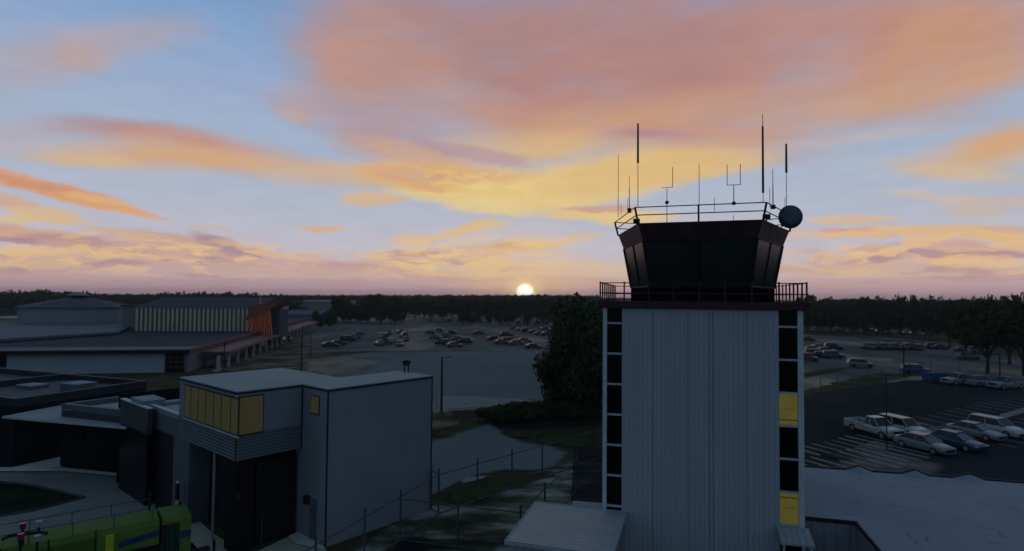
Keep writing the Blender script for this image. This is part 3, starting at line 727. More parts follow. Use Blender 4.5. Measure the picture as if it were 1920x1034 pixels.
# floodlights on the roof edge corners
for u, dep, lab in ((1193.5, -3.0, 'small dark floodlight lying inside the left roof railing'), (1437, -3.5, 'small dark floodlight inside the right front roof corner')):
    pt = loc_at(u, dep)
    r = thing('floodlight', lab, 'light', w_of(pt, 17.12), YAW, 'floodlights on the tower roof')
    MB().box((0, 0, .32), (.34, .2, .22)).obj('housing', M['black'], r)
    MB().tube((0, 0, 0), (0, 0, .24), .03).obj('bracket', M['black'], r)

# awning and door at the foot of the right stair strip
dx0, dx1 = lx[3] + .05, lx[4] + .1
MB().b2(dx0, dx1, y0 - .02, y0 + .11, 0, 2.55).obj('door', M['blackglass'], tower)
aw = MB(); zA = 3.05
ax0, ax1 = lx[3] - .15, lx[5] + .15
aw.add([(ax0, y0 - .01, zA), (ax1, y0 - .01, zA), (ax1 + .02, y0 - 1.15, zA - .32), (ax0 - .02, y0 - 1.15, zA - .32),
        (ax0, y0 - .01, zA - .08), (ax1, y0 - .01, zA - .08), (ax1 + .02, y0 - 1.15, zA - .40), (ax0 - .02, y0 - 1.15, zA - .40)],
       [(0, 1, 2, 3), (7, 6, 5, 4), (0, 3, 7, 4), (3, 2, 6, 7), (2, 1, 5, 6)])
for i in range(6):
    x = ax0 + (ax1 - ax0) * i / 5
    aw.tube((x, y0 - .01, zA + .015), (x, y0 - 1.15, zA - .305), .015, n=4)
aw.obj('awning', mat('m_awning', (0.30, 0.33, 0.36), 0.6), tower)
for x in (ax0 + .12, ax1 - .12):
    MB().tube((x, y0 - 1.08, 0), (x, y0 - 1.08, zA - .38), .05).obj('awning_post', M['trim_white'], tower)

# ================================================================ LOW BASE BUILDING (right of the tower)
base = thing('base_building', 'low flat-roofed annex with a pale roof to the right of the tower', 'building', TC, YAW)
RB = 3.35
yf = -4.45
A1 = lambda u, v: (lambda w: (w.x * tx + w.y * ty, -w.x * ty + w.y * tx))(P(u, v, RB) - TC)
cx_ = A1(1606, 979.5)[0]; cy_ = A1(1606, 979.5)[1]
by0 = A1(1512, 877)[1]
bumps = [A1(u, v) for u, v in ((1512, 878), (1583, 880), (1600, 874), (1635, 885), (1690, 890), (1703, 882), (1740, 893), (1790, 899), (1808, 893), (1850, 903), (1925, 909), (2100, 918))]
yb = A1(1583, 880)[1]
far_x = 40
wallp = [(4.62, cy_), (cx_, cy_), (cx_, cy_ - 14), (far_x, cy_ - 14), (far_x, yb - .2), (4.62, yb - .2)]
MB().prism(wallp, 0, RB - .06).obj('wall', M['siding_low'], base)
MB().prism(wallp, RB - .058, RB).obj('roof', mat('m_annex_roof', (0.235, 0.27, 0.315), 0.9, rgb2=(0.275, 0.31, 0.355), scale=0.25, spec=0.2, detail=8), base)
# roof edge trim
tr = MB()
def trim(mb, a, b, z0, z1, w):
    a = Vector((a[0], a[1], 0)); b = Vector((b[0], b[1], 0)); d = (b - a).normalized(); n = Vector((-d.y, d.x, 0)) * w
    mb.prism([a - n, b - n, b + n, a + n], z0, z1)
trim(tr, (4.62, cy_ - .02), (cx_ + .04, cy_ - .02), RB - .12, RB + .05, .04)
trim(tr, (cx_ - .04, cy_ - .07), (cx_ - .04, cy_ - 14), RB - .12, RB + .05, .04)
tr.obj('roof_trim', M['trim_black'], base)
# far parapet with three low crickets
rx = []
xs_ = [b[0] for b in bumps]
prof = [(0, 0), (1, 0), (2, .26), (3, 0), (4, 0), (5, .27), (6, 0), (7, 0), (8, .27), (9, 0), (10, 0), (11, 0)]
pp = MB()
for (i, h) in prof[:-1]:
    h2 = prof[i + 1][1]; x0_, x1_ = xs_[i], xs_[i + 1]
    pp.add([(x0_, yb - .14, RB), (x1_, yb - .14, RB), (x1_, yb - .14, RB + .07 + h2), (x0_, yb - .14, RB + .07 + h), (x0_, yb, RB - .2), (x1_, yb, RB - .2), (x1_, yb, RB + .07 + h2), (x0_, yb, RB + .07 + h)],
           [(0, 1, 2, 3), (3, 2, 6, 7), (5, 4, 7, 6)])
pp.obj('parapet', M['trim_black'], base)
for i in (2, 5, 8):
    ck = MB()
    x0_, xm, x1_ = xs_[i - 1], xs_[i], xs_[i + 1]
    ck.add([(x0_, yb - .142, RB + .002), (xm, yb - .142, RB + .27), (x1_, yb - .142, RB + .002), (xm + .1, yb - .9, RB + .002)], [(0, 3, 1), (1, 3, 2)])
    ck.obj('roof_cricket', MATS['m_annex_roof'], base)
# blistered seams and cracks in the roofing
for (u, v, du, dv) in ((1608, 893, 12, 8), (1660, 909, 34, 5), (1700, 913, 34, 3), (1585, 941, 30, 3), (1640, 925, 12, 1), (1735, 933, 20, 3), (1665, 947, 40, 6), (1585, 963, 26, 3), (1830, 943, 22, 4), (1897, 951, 14, 8), (1835, 988, 30, 5), (1865, 995, 30, 18), (1885, 969, 35, 5), (1700, 1000, 10, 10), (1713, 1015, 18, 14), (1855, 1018, 18, 2), (1735, 1005, 8, 14), (1790, 975, 20, 2)):
    a = A1(u, v); b = A1(u + du, v + dv); cr_ = MB()
    pts = [Vector((a[0], a[1], 0)).lerp(Vector((b[0], b[1], 0)), t / 5) + Vector((random.uniform(-.05, .05), random.uniform(-.05, .05), 0)) for t in range(6)]
    for p, q2 in zip(pts[:-1], pts[1:]):
        d = (q2 - p); n = Vector((-d.y, d.x, 0)).normalized() * random.uniform(.008, .028)
        cr_.add([p - n + Vector((0, 0, RB + .004)), q2 - n + Vector((0, 0, RB + .004)), q2 + n + Vector((0, 0, RB + .004)), p + n + Vector((0, 0, RB + .004))], [(0, 1, 2, 3)])
    cr_.obj('roof_crack', M['trim_black'], base)

# ================================================================ SHED in front of the tower
SH = 3.0
c_br, c_bl, c_fl = P(1173.8, 960.4, SH), P(1004.6, 940.7, SH), P(943.5, 1013, SH)
ex = (c_br - c_bl); wid = ex.length; ex.normalize(); ey = Vector((-ex.y, ex.x, 0))
dep = abs((c_fl - c_bl).dot(ey))
shed = thing('storage_shed', 'low metal shed with a pale ribbed roof at the foot of the tower', 'shed', (c_bl.x, c_bl.y, 0), math.atan2(ex.y, ex.x))
MB().b2(.12, wid - .12, -dep + .12, -.12, 0, SH - .12).obj('wall', ribbed('m_shed_wall', (0.27, 0.28, 0.30), 0.4, 0.02), shed)
MB().b2(0, wid, -dep, 0, SH - .118, SH - .02).obj('roof', ribbed('m_shed_roof', (0.32, 0.34, 0.355), 0.34, 0.012, 'Y', rgb2=(0.38, 0.39, 0.40), groove=.78), shed)
mb = MB()
for (x0, x1, yy0, yy1) in ((-.04, 0, -dep, 0), (wid, wid + .04, -dep, 0), (0, wid, 0, .04), (-.04, wid + .04, -dep - .04, -dep)):
    mb.b2(x0, x1, yy0, yy1, SH - .16, SH + .02)
mb.obj('roof_trim', mat('m_shed_trim', (0.36, 0.38, 0.40), 0.6), shed)
MB().b2(wid - 1.6, wid - .7, -dep + .08, -dep + .115, 0, 2.1).obj('door', mat('m_shed_door', (0.16, 0.17, 0.19)), shed)
l0 = P(1076, 940, 2.6); l1 = P(1127, 944, 2.6)
lean = thing('utility_box', 'small flat-topped cabinet between the shed and the tower', 'cabinet', (l0.x, l0.y, 0), math.atan2((l1 - l0).y, (l1 - l0).x))
w_ = (l1 - l0).length
MB().b2(0, w_, -1.0, 0, 0, 2.5).obj('body', mat('m_util', (0.18, 0.20, 0.22)), lean)
MB().b2(-.05, w_ + .05, -1.05, .05, 2.502, 2.6).obj('lid', mat('m_util_lid', (0.30, 0.32, 0.34)), lean)

# ================================================================ FIRE STATION (grey block, left of centre)
C0 = P(609.8, 1027)
SA = math.radians(49.3)
st = thing('fire_station', 'grey boxy fire station with lit yellow upper windows over dark bays', 'building', (C0.x, C0.y, 0), SA)
ca, sa = math.cos(SA), math.sin(SA)
def S2(u, v, z):
    w = P(u, v, z) - C0
    return w.x * ca + w.y * sa, -w.x * sa + w.y * ca
ZR, ZB, ZL = 8.4, 4.80, 6.15
main = [(-3.680, 2.600), (0, 2.600), (0, 0), (7.4, 0), (7.4, 3.3), (2.8, 3.3), (2.8, 10.250), (-3.680, 10.250)]
MB().prism([(0, .0), (7.4, 0), (7.4, 3.3), (2.8, 3.3), (2.8, 10.250), (0, 10.250)], 0, ZR - .3).obj('wall', M['wall_grey'], st)
# upper lookout storey
up = MB(); up.b2(-3.678, -.002, 2.602, 10.248, ZL - .02, ZR - .3); up.obj('upper_wall', mat('m_wall_upper', (0.21, 0.22, 0.25), 0.85, 0.05), st)
lp = MB(); lp.b2(-3.700, -.001, 2.580, 10.250, ZB, ZL - .022); lp.obj('cladding', M['lap'], st)
rf = MB(); rf.prism(main, ZR - .298, ZR - .06); rf.obj('parapet_wall', MATS['m_wall_upper'], st)
MB().prism([(-3.710, 2.570), (-.03, 2.570), (-.03, -.03), (7.43, -.03), (7.43, 3.33), (2.83, 3.33), (2.83, 10.280), (-3.710, 10.280)], ZR - .058, ZR).obj('roof', M['roof_pale'], st)
tr = MB()
def edge(mb, a, b, z0, z1, w=.035):
    a = Vector((a[0], a[1], 0)); b = Vector((b[0], b[1], 0)); d = (b - a).normalized(); n = Vector((-d.y, d.x, 0)) * w
    mb.prism([a - n, b - n, b + n, a + n], z0, z1)
for a, b in (((-3.700, 2.580), (0, 2.580)), ((-.02, 2.580), (-.02, -.02)), ((-.02, -.02), (7.42, -.02)), ((-3.700, 2.580), (-3.700, 10.250))):
    edge(tr, a, b, ZR - .16, ZR - .062)
tr.obj('roof_trim', M['trim_black'], st)
for x, y, zlo in ((0, 0, 0), (7.4, 0, 0), (-.03, 2.570, 4.8)):
    MB().b2(x - .035, x + .035, y - .035, y + .035, zlo, ZR - .17).obj('corner_trim', M['trim_black'], st)
MB().box((-3.710, 2.565, (ZL + ZR - .18) / 2), (.045, .045, ZR - .18 - ZL)).obj('corner_post', M['trim_white'], st)
MB().box((-3.710, 2.570, (ZB + ZL) / 2), (.05, .05, ZL - ZB)).obj('corner_trim', M['trim_black'], st)
# band of seven lit windows + one round the corner
y_l = [S2(u, 790, 7.0)[1] for u in ()]
wz0, wz1 = ZL + .06, ZR - .38
def yface(u, v):
    """photo column -> y on the plane x=-3.680"""
    d = raydir(u, v); n = Vector((ca, sa, 0)); p0 = C0 + Vector((ca * -3.700, sa * -3.700, 0)); o = Vector((0, 0, CAM_H))
    t = (p0 - o).dot(n) / d.dot(n); w = o + d * t - C0
    return -w.x * sa + w.y * ca, w.z
def xface(u, v, y=2.580):
    d = raydir(u, v); n = Vector((-sa, ca, 0)); p0 = C0 + n * y; o = Vector((0, 0, CAM_H))
    t = (p0 - o).dot(n) / d.dot(n); w = o + d * t - C0
    return w.x * ca + w.y * sa, w.z
us = [448.5, 434, 416.5, 402, 387, 372.5, 359, 346.5]
ys = [yface(u, 780)[0] for u in us]
MB().b2(-3.740, -3.705, ys[0] - .05, ys[-1] + .05, wz0 - .07, wz1 + .07).obj('window_surround', M['trim_black'], st)
for i in range(7):
    MB().b2(-3.755, -3.742, ys[i] + .055, ys[i + 1] - .055, wz0, wz1).obj('window', M['lit_cab'], st)
MB().b2(-3.780, -3.710, ys[0] - .05, ys[-1] + .1, wz0 - .16, wz0 - .072).obj('window_sill', M['trim_white'], st)
xw = xface(491, 780)[0]
MB().b2(-3.670, xw + .08, 2.540, 2.598, wz0 - .12, wz1 + .09).obj('window_surround', M['trim_black'], st)
MB().b2(-3.650, xw + .03, 2.525, 2.538, wz0 - .06, wz1 + .03).obj('window', M['lit_cab'], st)
# small lit window on the return wall (plane x=0)
def y0face(u, v, x=0.0):
    d = raydir(u, v); n = Vector((ca, sa, 0)); p0 = C0 + n * x; o = Vector((0, 0, CAM_H))
    t = (p0 - o).dot(n) / d.dot(n); w = o + d * t - C0
    return -w.x * sa + w.y * ca, w.z
ya, za = y0face(584.5, 742); yb_, zb_ = y0face(598.5, 777)
MB().b2(-.035, -.002, min(ya, yb_) - .05, max(ya, yb_) + .06, zb_ - .06, za + .05).obj('window_surround', M['trim_black'], st)
MB().b2(-.05, -.037, min(ya, yb_), max(ya, yb_), zb_, za).obj('window', M['lit_cab'], st)
# bays under the overhang
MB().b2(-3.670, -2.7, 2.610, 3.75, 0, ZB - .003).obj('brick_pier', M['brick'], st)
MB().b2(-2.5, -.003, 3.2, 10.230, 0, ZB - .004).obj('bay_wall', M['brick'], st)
MB().b2(-2.54, -2.502, 3.9, 5.75, 0, 4.4).obj('bay_door', M['door_dark'], st)
MB().b2(-2.54, -2.502, 6.0, 8.5, 0, 4.4).obj('bay_door', M['door_dark'], st)
MB().b2(-2.4, -.12, 2.9, 3.19, 0, 4.4).obj('bay_door', M['door_dark'], st)
yp = yface(397, 940)[0]
MB().box((-3.610, yp, ZB / 2), (.10, .10, ZB - .01)).obj('bay_post', mat('m_post_grey', (0.26, 0.27, 0.30)), st)
MB().b2(-2.1, -2.06, 2.84, 2.89, .1, 1.6).obj('bay_jamb', M['wall_dark'], st)
MB().b2(-.05, .3, .9, 1.55, 0, 2.3).obj('service_door', M['wall_dark'], st)
# lower wing continuing left
yw0, yw1 = 8.55, 15.4
wg = MB(); wg.b2(-3.680, 3.0, 10.252, yw1, 0, ZL - .3); wg.b2(-3.678, -2.4, yw0, 10.250, 0, ZB - .006)
wg.obj('wing_wall', M['wall_dark'], st)
pr = MB()
for (x0, x1, y0_, y1_) in ((-3.700, -3.480, 10.255, yw1), (-3.480, 3.0, yw1 - .2, yw1), (2.8, 3.0, 10.255, yw1 - .2)):
    pr.b2(x0, x1, y0_, y1_, ZL - .298, ZL - .03)
pr.obj('wing_parapet', M['wall_grey'], st)
MB().b2(-3.480, 2.8, 10.256, yw1 - .2, ZL - .296, ZL - .22).obj('wing_roof', M['roof_pale'], st)
cp = MB(); cp.b2(-3.730, -3.450, 10.257, yw1 + .02, ZL - .028, ZL + .02); cp.obj('coping', M['trim_white'], st)
MB().b2(-3.720, -3.682, 11.0, 14.6, 0, 4.75).obj('bay_door', M['door_dark'], st)
# taller end panel and the rear wing behind the entrance roofs
e0 = P(277.5, 766.5, ZL); e1 = P(226, 747.5, ZL)
E0 = S2(277.5, 766.5, ZL); E1 = S2(226, 747.5, ZL)
MB().b2(E0[0] - .01, E0[0] + .28, E0[1], E1[1], 4.5, ZL - .05).obj('end_wall', mat('m_end_wall', (0.055, 0.058, 0.068), 0.9), st)
MB().b2(E0[0] + .01, E0[0] + .29, E0[1] + .02, E1[1], 0, 4.498).obj('lower_wall', M['blackglass'], st)
MB().b2(E0[0] - .04, E0[0] + .31, E0[1] - .02, E1[1] + .03, ZL - .048, ZL + .01).obj('coping', M['trim_white'], st)
MB().b2(E0[0] + .3, 3.5, yw1 + .01, E1[1], 0, ZL - .6).obj('rear_wing_wall', M['blackglass'], st)
MB().b2(E0[0] + .32, 3.4, yw1 + .02, E1[1] - .05, ZL - .598, ZL - .5).obj('rear_wing_roof', M['roof_pale'], st)
MB().b2(3.0, 3.25, 10.250, E1[1] + 1.5, 0, ZL + .25).obj('rear_parapet', M['brick'], st)
MB().b2(E0[0] + .3, 3.0, E1[1] + 1.3, E1[1] + 1.5, 0, ZL + .1).obj('rear_parapet', M['brick'], st)
# skylight housing on the wing roof
for (u, v, w, d_, h, lab) in ((278, 744, 2.3, 1.3, .5, 'skylight box on the station wing roof behind the lit windows'),):
    q = P(u, v, 6.5)
    r = thing('rooftop_unit', lab, 'roof unit', (q.x, q.y, ZL - .5), SA + 1.57)
    MB().b2(-w / 2, w / 2, -d_ / 2, d_ / 2, 0, h + .2).obj('housing', M['wall_grey'], r)
    MB().b2(-w / 2 - .03, w / 2 + .03, -d_ / 2 - .03, d_ / 2 + .03, h + .202, h + .26).obj('lid', mat('m_lid', (0.24, 0.255, 0.285)), r)
# entrance: glazed zig-zag wall, wedge canopy, parapet ring
ent = thing('entrance_building', 'glass-fronted entrance building under a pale wedge-shaped canopy', 'building', (0, 0, 0))
g0 = Vector((-23.9, 38.4, 0)); g1 = P(245, 893); g2 = P(113, 877)
g3 = P(118, 877) + Vector((4.5, 9, 0))
ZC = 4.2
def wallseg(a, b, z0, z1, th, name, m, parent):
    d = (b - a).normalized(); n = Vector((-d.y, d.x, 0)) * th
    return MB().prism([a, b, b + n, a + n], z0, z1).obj(name, m, parent)
blk = Vector((0, 0, 0))
MB().prism([g0 + Vector((.3, .3, 0)), g0 + Vector((4, 6, 0)), g3, g2 + Vector((.1, .25, 0)), g1 + Vector((.1, .3, 0))], 0, ZC - .01).obj('wall', M['blackglass'], ent)
for a, b, nn in ((g2, g1, 7), (g1, g0, 4)):
    d = (b - a); L_ = d.length; d.normalize(); n = Vector((d.y, -d.x, 0)) * .0
    for i in range(nn):
        p, q = a + d * (L_ * i / nn + .05), a + d * (L_ * (i + 1) / nn - .05)
        wallseg(p, q, .15, 2.0, .03, 'window', M['blackglass'], ent)
        wallseg(p, q, 2.1, ZC - .05, .03, 'window', M['blackglass'], ent)
    mb = MB()
    for i in range(nn + 1):
        p = a + d * (L_ * i / nn); mb.tube((p.x, p.y, 0), (p.x, p.y, ZC - .02), .035, n=4)
    for z in (.1, 2.05, 3.1):
        mb.tube((a.x, a.y, z), (b.x, b.y, z), .03, n=4)
    mb.obj('window_frame', mat('m_bronze_frame', (0.03, 0.022, 0.02), 0.6), ent)
cpts = [P(5, 785, ZC), P(265, 808, ZC), P(280, 801, ZC), P(276, 790, ZC) + Vector((1, 1.5, 0)), P(230, 768, ZC), P(118, 763, ZC)]
MB().prism(cpts, ZC, ZC + .16).obj('canopy', M['roof_pale'], ent)
cpe = MB()
for a, b in ((cpts[0], cpts[1]), (cpts[1], cpts[2])):
    d = (b - a).normalized(); n = Vector((-d.y, d.x, 0)) * .05
    cpe.prism([a - n, b - n, b, a], ZC + .02, ZC + .19)
cpe.obj('canopy_edge', M['trim_white'], ent)
ZP = 5.3
k1, k2, k3, k4 = P(115.5, 757, ZP), P(241, 770, ZP), P(262, 775, ZP), P(225, 743, ZP)
k5 = P(168, 738, ZP)
rb_ = [k1, k2, k3, k4, k5]
MB().prism([k1, k2, k3, k4], ZC + .162, 4.85).obj('upper_wall', M['wall_dark'], ent)
MB().prism([k1.lerp(k3, .04), k2.lerp(k4, .03), k4.lerp(k1, .03)], 4.852, 4.9).obj('roof', M['roof_pale'], ent)
for a, b in ((k1, k2), (k2, k3), (k4, k1)):
    wallseg(a, b, ZC + .165, ZP - .04, .25, 'parapet', M['wall_dark'], ent)
    wallseg(a, b, ZP - .038, ZP, .25, 'coping', M['wall_grey'], ent)

# dark block behind, far left
L0 = P(29.5, 747.6, 5.3); L1 = P(275, 713.6, 5.3)
dd = (L1 - L0); LA = math.atan2(dd.y, dd.x); LL = dd.length
dark = thing('workshop_building', 'dark flat-roofed block with two skylights at the far left', 'building', (L0.x, L0.y, 0), LA)
DW = 11.5
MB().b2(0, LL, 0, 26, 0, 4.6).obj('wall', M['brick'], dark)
MB().b2(.2, LL - .2, .2, 25.8, 4.602, 4.7).obj('roof', mat('m_dark_roof', (0.070, 0.078, 0.088), 0.9, rgb2=(0.09, 0.10, 0.11), scale=.5), dark)
mbp = MB(); mbc = MB()
for (x0, x1, y0_, y1_) in ((0, LL, 0, .22), (0, .22, .22, 26), (LL - .22, LL, .22, 26), (.22, LL - .22, 11.5, 11.75)):
    mbp.b2(x0, x1, y0_, y1_, 4.603, 5.25); mbc.b2(x0 - .01, x1 + .01, y0_ - .01, y1_ + .01, 5.252, 5.29)
mbp.obj('parapet', mat('m_parapet_dark', (0.034, 0.036, 0.044), 0.95, spec=.1), dark); mbc.obj('coping', mat('m_coping_dull', (0.12, 0.13, 0.145)), dark)
for (u, v, w, d_, h, lab) in ((61, 722, 1.5, 2.1, .25, 'low white skylight on the dark block roof, the one farther left'), (147, 718.5, 1.7, 2.2, .75, 'boxy white-topped skylight on the dark block roof near the back parapet')):
    q = P(u, v, 4.7 + h)
    r = thing('skylight', lab, 'skylight', (q.x, q.y, 4.7), LA, 'skylights on the dark flat roof')
    MB().b2(-w / 2, w / 2, -d_ / 2, d_ / 2, 0, h).obj('curb', M['wall_dark'], r)
    MB().b2(-w / 2 - .03, w / 2 + .03, -d_ / 2 - .03, d_ / 2 + .03, h + .002, h + .06).obj('lid', MATS['m_lid'], r)

# siren / speaker stand on the station roof
q = P(762, 699, ZR)
sr = thing('siren', 'small twin-horn siren on two legs at the right end of the station roof', 'siren', (q.x, q.y, ZR), 0.1)
for sx in (-.13, .13):
    MB().b2(sx - .035, sx + .035, -.04, .04, 0, .5).obj('leg', M['trim_black'], sr)
MB().b2(-.2, .2, -.14, .14, .45, .78).obj('housing', M['trim_black'], sr)
mb = MB()
for sx in (-1, 1):
    mb.b2(sx * .2 - .07, sx * .2 + .07, -.15, .15, .62, .76)
mb.obj('horn', M['trim_black'], sr)
MB().b2(-.12, .12, -.1, .1, .781, .84).obj('cap', M['steel'], sr)

# wall lamps on the station
def wall_lamp(pos, rz, lab):
    r = thing('wall_lamp', lab, 'lamp', pos, rz, 'unlit lamps on the station walls')
    MB().b2(-.16, .16, -.26, 0, -.2, .2).obj('housing', mat('m_lamp_red', (0.035, 0.012, 0.014), 0.5), r)
    MB().b2(-.12, .12, -.18, -.02, -.26, -.202).obj('lens', M['steel'], r)
def Sw(x, y, z): return (C0.x + ca * x - sa * y, C0.y + sa * x + ca * y, z)
yy, zz = yface(347, 881); wall_lamp(Sw(-3.402, yy, zz), SA - math.pi / 2, 'dark red wall lamp on the pale wall between two station bays')
xx_, zz = y0face(579, 936); wall_lamp(Sw(-.002, xx_, zz), SA - math.pi / 2, 'dark wall lamp on the narrow return wall beside the black bay')
yy, zz = yface(437, 934); wall_lamp(Sw(-3.392, yy, zz), SA - math.pi / 2, 'dark red wall lamp on the brick corner pier')

# bollards
def bollard(u, vb, vt, lab, white=False, r_=.07):
    p = P(u, vb); d = raydir(u, vt); z = CAM_H + d.z * (p.x * d.x + p.y * d.y) / (d.x ** 2 + d.y ** 2)
    b = thing('bollard', lab, 'bollard', p, 0, 'bollards in front of the bays')
    if white:
        MB().tube((0, 0, 0), (0, 0, z * .55), r_, n=10).obj('post', mat('m_white_paint', (0.5, 0.52, 0.54), 0.5), b)
        MB().tube((0, 0, z * .55), (0, 0, z * .9), r_ * 1.25, n=10).obj('band', mat('m_band', (0.02, 0.012, 0.016)), b)
        MB().ball((0, 0, z * .93), r_ * 1.1).obj('cap', MATS['m_white_paint'], b)
    else:
        MB().tube((0, 0, 0), (0, 0, z - .05), r_, n=10).obj('post', M['trim_black'], b)
        MB().ball((0, 0, z - .05), r_, sz=.7).obj('cap', M['trim_black'], b)
bollard(249, 925, 899, 'black bollard standing alone near the glass entrance')
bollard(293, 955, 933, 'black bollard behind the green truck, nearer the dark bay door')
bollard(331, 985, 899, 'white bollard with a black sleeve beside the bay door', True, .09)
bollard(401, 1040, 1012, 'black bollard on the pale apron below the white bay post')

# ================================================================ TERMINAL and far-left buildings
T0 = P(355, 655, 4.0)
TA = math.atan2(0.982, -0.19) + math.radians(0)
term = thing('terminal_building', 'long low terminal with dark roof, red fascia and white front wall', 'building', (T0.x, T0.y, 0), TA)
ctt, stt = math.cos(TA), math.sin(TA)
# local x runs away from the camera along the right side, local y runs to the left
M['term_wall'] = mat('m_term_wall', (0.32, 0.35, 0.38), 0.85, rgb2=(0.37, 0.40, 0.42), scale=0.25)
M['term_roof'] = mat('m_term_roof', (0.038, 0.042, 0.052), 0.95, spec=.1, rgb2=(0.062, 0.066, 0.078), scale=0.08, stretch=(1, .3, 1))
M['red'] = mat('m_red_fascia', (0.13, 0.022, 0.020), 0.6, 0.15)
M['redroof'] = mat('m_red_roof', (0.17, 0.075, 0.065), 0.7, rgb2=(0.22, 0.11, 0.095), scale=.3)
TL = 130
MB().b2(2, TL, 1, 75, 0, 3.4).obj('wall', M['brick'], term)
MB().b2(1.2, 2.2, 4.2, 27.5, 0, 3.38).obj('front_wall', M['term_wall'], term)
MB().b2(1.0, TL - .1, .4, .98, 0, 3.36).obj('side_wall', mat('m_term_side', (0.17, 0.145, 0.17), 0.85), term)
MB().b2(0, TL, 0, 76, 3.42, 3.9).obj('roof', M['term_roof'], term)
MB().b2(.0, 6, 0, 76, 3.902, 3.98).obj('roof_edge', mat('m_term_edge', (0.115, 0.13, 0.15)), term)
MB().b2(-.08, 0, -.08, 76, 3.35, 3.86).obj('fascia', mat('m_fascia_dark', (0.014, 0.006, 0.008)), term)
MB().b2(0, TL, -.08, 0, 3.30, 3.92).obj('fascia', M['red'], term)
MB().b2(0, TL, -.20, -.082, 3.922, 4.06).obj('gutter', mat('m_gutter', (0.2, 0.16, 0.17)), term)
for i, y in enumerate((1.6, 2.6, 3.6)):
    MB().b2(1.4, 1.5, y - .35, y + .35, .3, 3.3).obj('window', M['blackglass'], term)
    mb = MB()
    for z in (.9, 1.7, 2.5): mb.b2(1.36, 1.39, y - .35, y + .35, z - .05, z + .05)
    mb.b2(1.36, 1.40, y - .42, y - .36, .3, 3.3)
    mb.obj('window_frame', mat('m_gold_frame', (0.20, 0.16, 0.10)), term)
MB().b2(.6, 1.6, 28.8, 29.6, 0, 3.3).obj('pillar', M['red'], term)
# porch along the right side with white columns
MB().b2(6, TL - 4, -4.6, -.21, 2.75, 3.0).obj('porch_roof', M['redroof'], term)
MB().b2(6, TL - 4, -4.75, -4.602, 2.6, 3.08).obj('porch_fascia', mat('m_pink_fascia', (0.26, 0.09, 0.08)), term)
for i in range(20):
    x = 1.5 + i * 6.2
    MB().b2(x - .22, x + .22, -4.4, -3.96, 0, 2.74).obj('column', mat('m_column', (0.30, 0.33, 0.34)), term)
MB().b2(8, TL, -.5, .38, .1, 1.4).obj('side_plinth', M['wall_dark'], term)

# ribbed hall rising behind the terminal roof
def box_building(name, label, u0, u1, ybase_Z, v_top, wallm, roofm, depth, ridge=0, v_bot=None, rz=None, parts=None):
    a = Vector(((u0 - 960) / F * ybase_Z, ybase_Z, 0)); b = Vector(((u1 - 960) / F * ybase_Z, ybase_Z, 0))
    d = raydir((u0 + u1) / 2, v_top); m_ = (a + b) / 2
    z = CAM_H + d.z * (m_.x * d.x + m_.y * d.y) / (d.x ** 2 + d.y ** 2)
    r = thing(name, label, 'building', a, 0 if rz is None else rz)
    w = (b - a).length
    MB().b2(0, w, 0, depth, 0, z).obj('wall', wallm, r)
    if ridge:
        mb = MB(); mb.add([(-.5, -.5, z + .01), (w + .5, -.5, z + .01), (w + .5, depth + .5, z + .01), (-.5, depth + .5, z + .01), (-.5, depth / 2, z + ridge), (w + .5, depth / 2, z + ridge)],
                          [(0, 1, 5, 4), (2, 3, 4, 5), (1, 2, 5), (3, 0, 4), (0, 3, 2, 1)]); mb.obj('roof', roofm, r)
    else:
        MB().b2(-.4, w + .4, -.4, depth + .4, z + .005, z + .4).obj('roof', roofm, r)
    return r, w, z
r, w, z = box_building('ribbed_hall', 'long hall with vertical buff ribs and a dark roof behind the terminal', 256, 468, 146, 578, M['term_wall'], mat('m_hall_roof', (0.030, 0.036, 0.045), 0.9), 34, 2.6, rz=.12)
M['rib'] = mat('m_buff_rib', (0.50, 0.39, 0.27), 0.8, rgb2=(0.62, 0.49, 0.34), scale=.4)
M['ribdark'] = mat('m_rib_gap', (0.12, 0.10, 0.11), 0.8)
MB().b2(.05, w - .05, -.06, -.01, 0, z - .05).obj('recess_panel', M['ribdark'], r)
for i in range(27):
    x = (i + .5) * w / 27
    MB().b2(x - .27, x + .27, -.4, -.07, 3.6, z - .04).obj('rib', M['rib'], r)
# red glazed vestibule
a = Vector(((466 - 960) / F * 149, 149, 0)); wv = (529 - 466) / F * 148
rv = thing('vestibule', 'red-orange lattice entrance hall with a slanted roof at the hall end', 'building', a, 0)
H1 = 9.2
M['orange'] = mat('m_orange_steel', (0.90, 0.20, 0.08), 0.6, 0.2)
MB().add([(0, 0, 3), (6.3, 0, 3), (5.5, 0, H1), (1.2, 0, H1), (0, 6, 3), (6.3, 6, 3), (5.5, 6, H1), (1.2, 6, H1)], [(0, 1, 2, 3), (7, 6, 5, 4), (0, 3, 7, 4), (1, 5, 6, 2), (3, 2, 6, 7)]).obj('glazing', mat('m_vest_glass', (0.16, 0.05, 0.03), 0.3), rv)
for i in range(11):
    t = i / 10
    MB().tube((6.3 * t, -.2, 3.0), (1.0 + 4.6 * t, -.2, H1), .19, n=4).obj('rib', M['orange'], rv)
mb = MB(); mb.tube((.55, -.12, H1 * .5), (5.5, -.12, H1 * .5), .05, n=4); mb.tube((.3, -.12, H1 * .25), (5.7, -.12, H1 * .25), .05, n=4); mb.obj('crossbar', M['orange'], rv)
